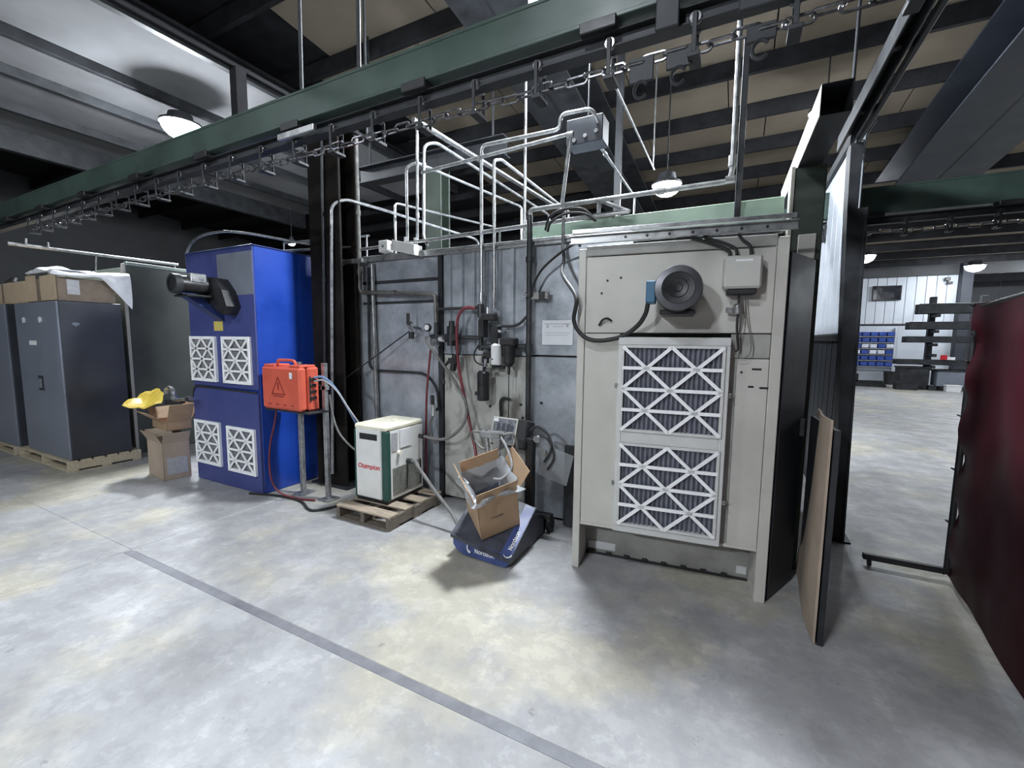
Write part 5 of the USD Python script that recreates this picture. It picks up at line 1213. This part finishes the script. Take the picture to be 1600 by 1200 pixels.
# ---------------------------------------------------------------- far bay
t = thing('wall_screen', 'black flat screen mounted high on the far white wall', 'screen', (5.2, 22.45, 3.3))
part(t, 'bezel', bx(4.75, 5.66, 22.40, 22.46, 3.30, 3.88, 0.008), 'black_paint', world=True)
part(t, 'panel', bx(4.78, 5.63, 22.395, 22.40, 3.33, 3.85, 0.002), 'screen_black', world=True)
part(t, 'bracket', bx(5.1, 5.3, 22.46, 22.5, 3.5, 3.7, 0.004), 'black_paint', world=True)
t = thing('wall_speaker', 'small black device high in the right corner of the far wall', 'speaker', (6.95, 22.4, 3.95))
part(t, 'body', [bx(6.88, 7.02, 22.30, 22.42, 3.98, 4.10, 0.01), bx(6.95, 7.10, 22.32, 22.44, 3.86, 3.94, 0.01)], 'black_paint', world=True)
part(t, 'arm', bx(6.97, 7.0, 22.4, 22.5, 3.94, 4.0, 0.004), 'black_paint', world=True)
t = thing('bin_rack', 'rack of blue and white parts bins against the far white wall', 'rack', (4.95, 22.3, 0))
part(t, 'back_panel', bx(4.2, 5.58, 22.42, 22.46, 0.5, 2.18, 0.005), 'white_siding', world=True)
for x in (4.22, 5.56):
    part(t, 'upright', bx(x - 0.03, x + 0.03, 22.2, 22.44, 0, 2.2, 0.005), 'white_siding', world=True)
for r in range(6):
    for c in range(5):
        x, z = 4.26 + 0.26 * c, 0.70 + 0.24 * r
        part(t, 'bin', bx(x, x + 0.22, 22.18, 22.42, z, z + 0.15, 0.012), 'bin_white' if r in (2, 3) and (c + r) % 3 else 'bin_blue', world=True)
    part(t, 'shelf', bx(4.22, 5.56, 22.2, 22.44, 0.66 + 0.24 * r, 0.68 + 0.24 * r, 0.003), 'white_siding', world=True)
t = thing('cantilever_rack', 'black cantilever rack loaded with dark steel stock in the far bay', 'rack', (6.2, 20.6, 0))
for x in (6.1, 7.4):
    part(t, 'upright', bx(x - 0.08, x + 0.08, 20.55, 20.75, 0, 3.25, 0.01), 'steel_dark', world=True)
    part(t, 'base', bx(x - 0.1, x + 0.1, 19.9, 20.8, 0, 0.14, 0.01), 'steel_dark', world=True)
    for z in (0.85, 1.25, 1.62, 2.08, 2.62):
        part(t, 'arm', bx(x - 0.05, x + 0.05, 20.0, 20.6, z - 0.1, z, 0.008), 'steel_dark', world=True)
stock = [(5.60, 8.0, 2.64, 2.98, 'steel stock on the top arms of the far rack'), (5.38, 8.0, 2.10, 2.36, 'steel stock on the second arms of the far rack'), (5.32, 8.0, 1.64, 1.86, 'steel stock on the third arms of the far rack'),
         (5.12, 8.0, 0.87, 1.05, 'steel stock on the lowest arms of the far rack')]
for x0, x1, z0, z1, lab in stock:
    t = thing('steel_stock', 'dark ' + lab, 'steel bars', ((x0 + x1) / 2, 20.3, z0))
    n = 3
    for i in range(n):
        part(t, 'bar', bx(x0 + 0.04 * (i % 2), x1, 20.05 + i * 0.18, 20.21 + i * 0.18, z0, z1 - 0.05 * (i % 2), 0.01), 'steel_dark', world=True)
t = thing('steel_crate', 'dark grey steel crate under the far rack, left', 'crate', (5.6, 20.2, 0.2))
part(t, 'body', bx(5.2, 6.0, 19.95, 20.5, 0.15, 0.80, 0.01), 'steel_dark', world=True)
part(t, 'rim', bx(5.17, 6.03, 19.92, 20.53, 0.74, 0.80, 0.01), 'black_paint', world=True)
part(t, 'skid', [bx(5.25, 5.35, 19.95, 20.5, 0, 0.15, 0.005), bx(5.85, 5.95, 19.95, 20.5, 0, 0.15, 0.005)], 'black_paint', world=True)
t = thing('steel_crate', 'dark grey steel crate under the far rack, right', 'crate', (6.6, 20.2, 0.2))
part(t, 'body', bx(6.2, 7.25, 19.95, 20.5, 0.15, 0.72, 0.01), 'cabinet_front', world=True)
part(t, 'rim', bx(6.17, 7.28, 19.92, 20.53, 0.66, 0.72, 0.01), 'black_paint', world=True)
part(t, 'skid', [bx(6.3, 6.4, 19.95, 20.5, 0, 0.15, 0.005), bx(7.05, 7.15, 19.95, 20.5, 0, 0.15, 0.005)], 'black_paint', world=True)
t = thing('steel_stock', 'flat black bar stack lying on the floor below the bin rack', 'steel bars', (4.5, 20.6, 0))
for i in range(3):
    part(t, 'bar', bx(3.7 + 0.1 * i, 4.95, 20.3 + 0.2 * i, 20.48 + 0.2 * i, 0, 0.10 + 0.05 * i, 0.008), 'black_paint', world=True)
t = thing('steel_stock', 'dark channel bars lying on the floor in front of the far rack', 'steel bars', (5.4, 20.0, 0))
for i in range(3):
    part(t, 'bar', bx(5.05, 5.62, 19.6 + 0.14 * i, 19.72 + 0.14 * i, 0, 0.20 + 0.05 * i, 0.008), 'steel_dark', world=True)
t = thing('waste_bin', 'black waste bin standing under the bin rack', 'bin', (5.35, 21.9, 0))
part(t, 'body', lathe([(0, 0), (0.15, 0), (0.19, 0.5), (0.175, 0.5), (0.15, 0.04), (0, 0.04)], (5.40, 21.9, 0), 'z', 18), 'black_paint', world=True)
part(t, 'rim', lathe([(0.175, 0.48), (0.2, 0.48), (0.2, 0.51), (0.175, 0.51), (0.175, 0.48)], (5.40, 21.9, 0), 'z', 18), 'black_paint', world=True)
t = thing('paper_carton', 'small white box on the floor before the far rack', 'box', (6.55, 19.8, 0))
part(t, 'body', bx(6.36, 6.72, 19.6, 19.8, 0, 0.22, 0.006), 'label_white', world=True)
part(t, 'lid', bx(6.34, 6.74, 19.58, 19.82, 0.19, 0.23, 0.006), 'label_white', world=True)
t = thing('red_can', 'red safety can partly hidden by the door post in the far bay', 'can', (4.05, 20.6, 0))
part(t, 'body', lathe([(0, 0), (0.15, 0), (0.15, 0.36), (0.05, 0.46), (0, 0.46)], (4.0, 20.9, 0.45), 'z', 18), 'text_red', world=True)
part(t, 'stool', bx(3.8, 4.2, 20.7, 21.1, 0, 0.45, 0.01), 'black_paint', world=True)
part(t, 'spout', rod((4.0, 20.9, 0.9), (4.1, 20.8, 1.0), 0.02), 'text_red', world=True)
t = thing('red_tag', 'small red and white tagged bundle on the far rack', 'tag', (6.4, 20.0, 1.1))
part(t, 'cloth', bx(6.25, 6.42, 19.98, 20.03, 1.06, 1.22, 0.01), 'text_red', world=True)
part(t, 'card', bx(6.42, 6.62, 19.98, 20.03, 1.06, 1.16, 0.005), 'label_white', world=True)
t = thing('strip_light', 'long fluorescent strip seen above the red curtain in the far bay', 'lamp', (10.2, 20.0, 3.5))
part(t, 'housing', bx(8.9, 11.2, 19.95, 20.05, 3.56, 3.62, 0.005), 'white_siding', world=True)
part(t, 'tube', rod((8.95, 20.0, 3.53), (11.15, 20.0, 3.53), 0.03, 10), 'lamp_small_glow', world=True)
part(t, 'chain', [rod((9.2, 20.0, 3.62), (9.2, 20.0, 4.84), 0.01, 6), rod((10.9, 20.0, 3.62), (10.9, 20.0, 4.84), 0.01, 6)], 'steel_dark', world=True)

# ================================================================ LAMPS
def lamp(label, x, y, z, r, k, group=None):
    t = thing('high_bay_lamp', label, 'lamp', (x, y, z), group=group)
    a = np.linspace(0, np.pi / 2, 7)
    part(t, 'diffuser', lathe([(0, 0)] + [(r * math.sin(s), r * 0.8 * (1 - math.cos(s))) for s in a[1:]] + [(0, r * 0.8)], (0, 0, -r * 0.8), 'z', 24), 'lamp_glow_%d' % round(k * 10))
    part(t, 'heat_sink', lathe([(0, 0), (r * 1.08, 0), (r * 1.08, 0.03), (r * 0.7, 0.07), (r * 0.62, 0.16), (0, 0.16)], (0, 0, 0.004), 'z', 24), 'steel_dark')
    top = 5.30 if (-12.3 < x < -6.4 and y < 9.5) else roof_z(y) - 0.03
    part(t, 'hanger_rod', rod((0, 0, 0.16), (0, 0, top - z), 0.010, 8), 'steel_dark')
    part(t, 'hook', sweep(np.stack([0.03 * np.cos(np.linspace(0, 2 * np.pi, 10, endpoint=False)), np.zeros(10), 0.19 + 0.03 * np.sin(np.linspace(0, 2 * np.pi, 10, endpoint=False))], 1), 0.006, 6, closed=True), 'steel_dark')
    return t


for x, y, z, r, k, lab in LAMPS + OFF_LAMPS:
    lamp(lab, x, y, z, r, k)
for i, (x, y, z, lab) in enumerate(((9.3, 22.0, 4.0, 'tiny round lamp above the red curtain, nearest the far corner column'), (11.2, 24.0, 3.55, 'tiny round lamp above the red curtain, rightmost and brightest'), (9.2, 24.5, 3.0, 'tiny round lamp low above the red curtain'))):
    t = thing('bulkhead_lamp', lab, 'lamp', (x, y, z))
    part(t, 'globe', trimesh.creation.icosphere(2, 0.08), 'lamp_small_glow')
    part(t, 'cap', lathe([(0, 0.07), (0.05, 0.07), (0.05, 0.12), (0, 0.12)], (0, 0, 0), 'z', 12), 'steel_dark')
    part(t, 'cord', rod((0, 0, 0.12), (0, 0, roof_z(y) - z), 0.006, 6), 'steel_dark')
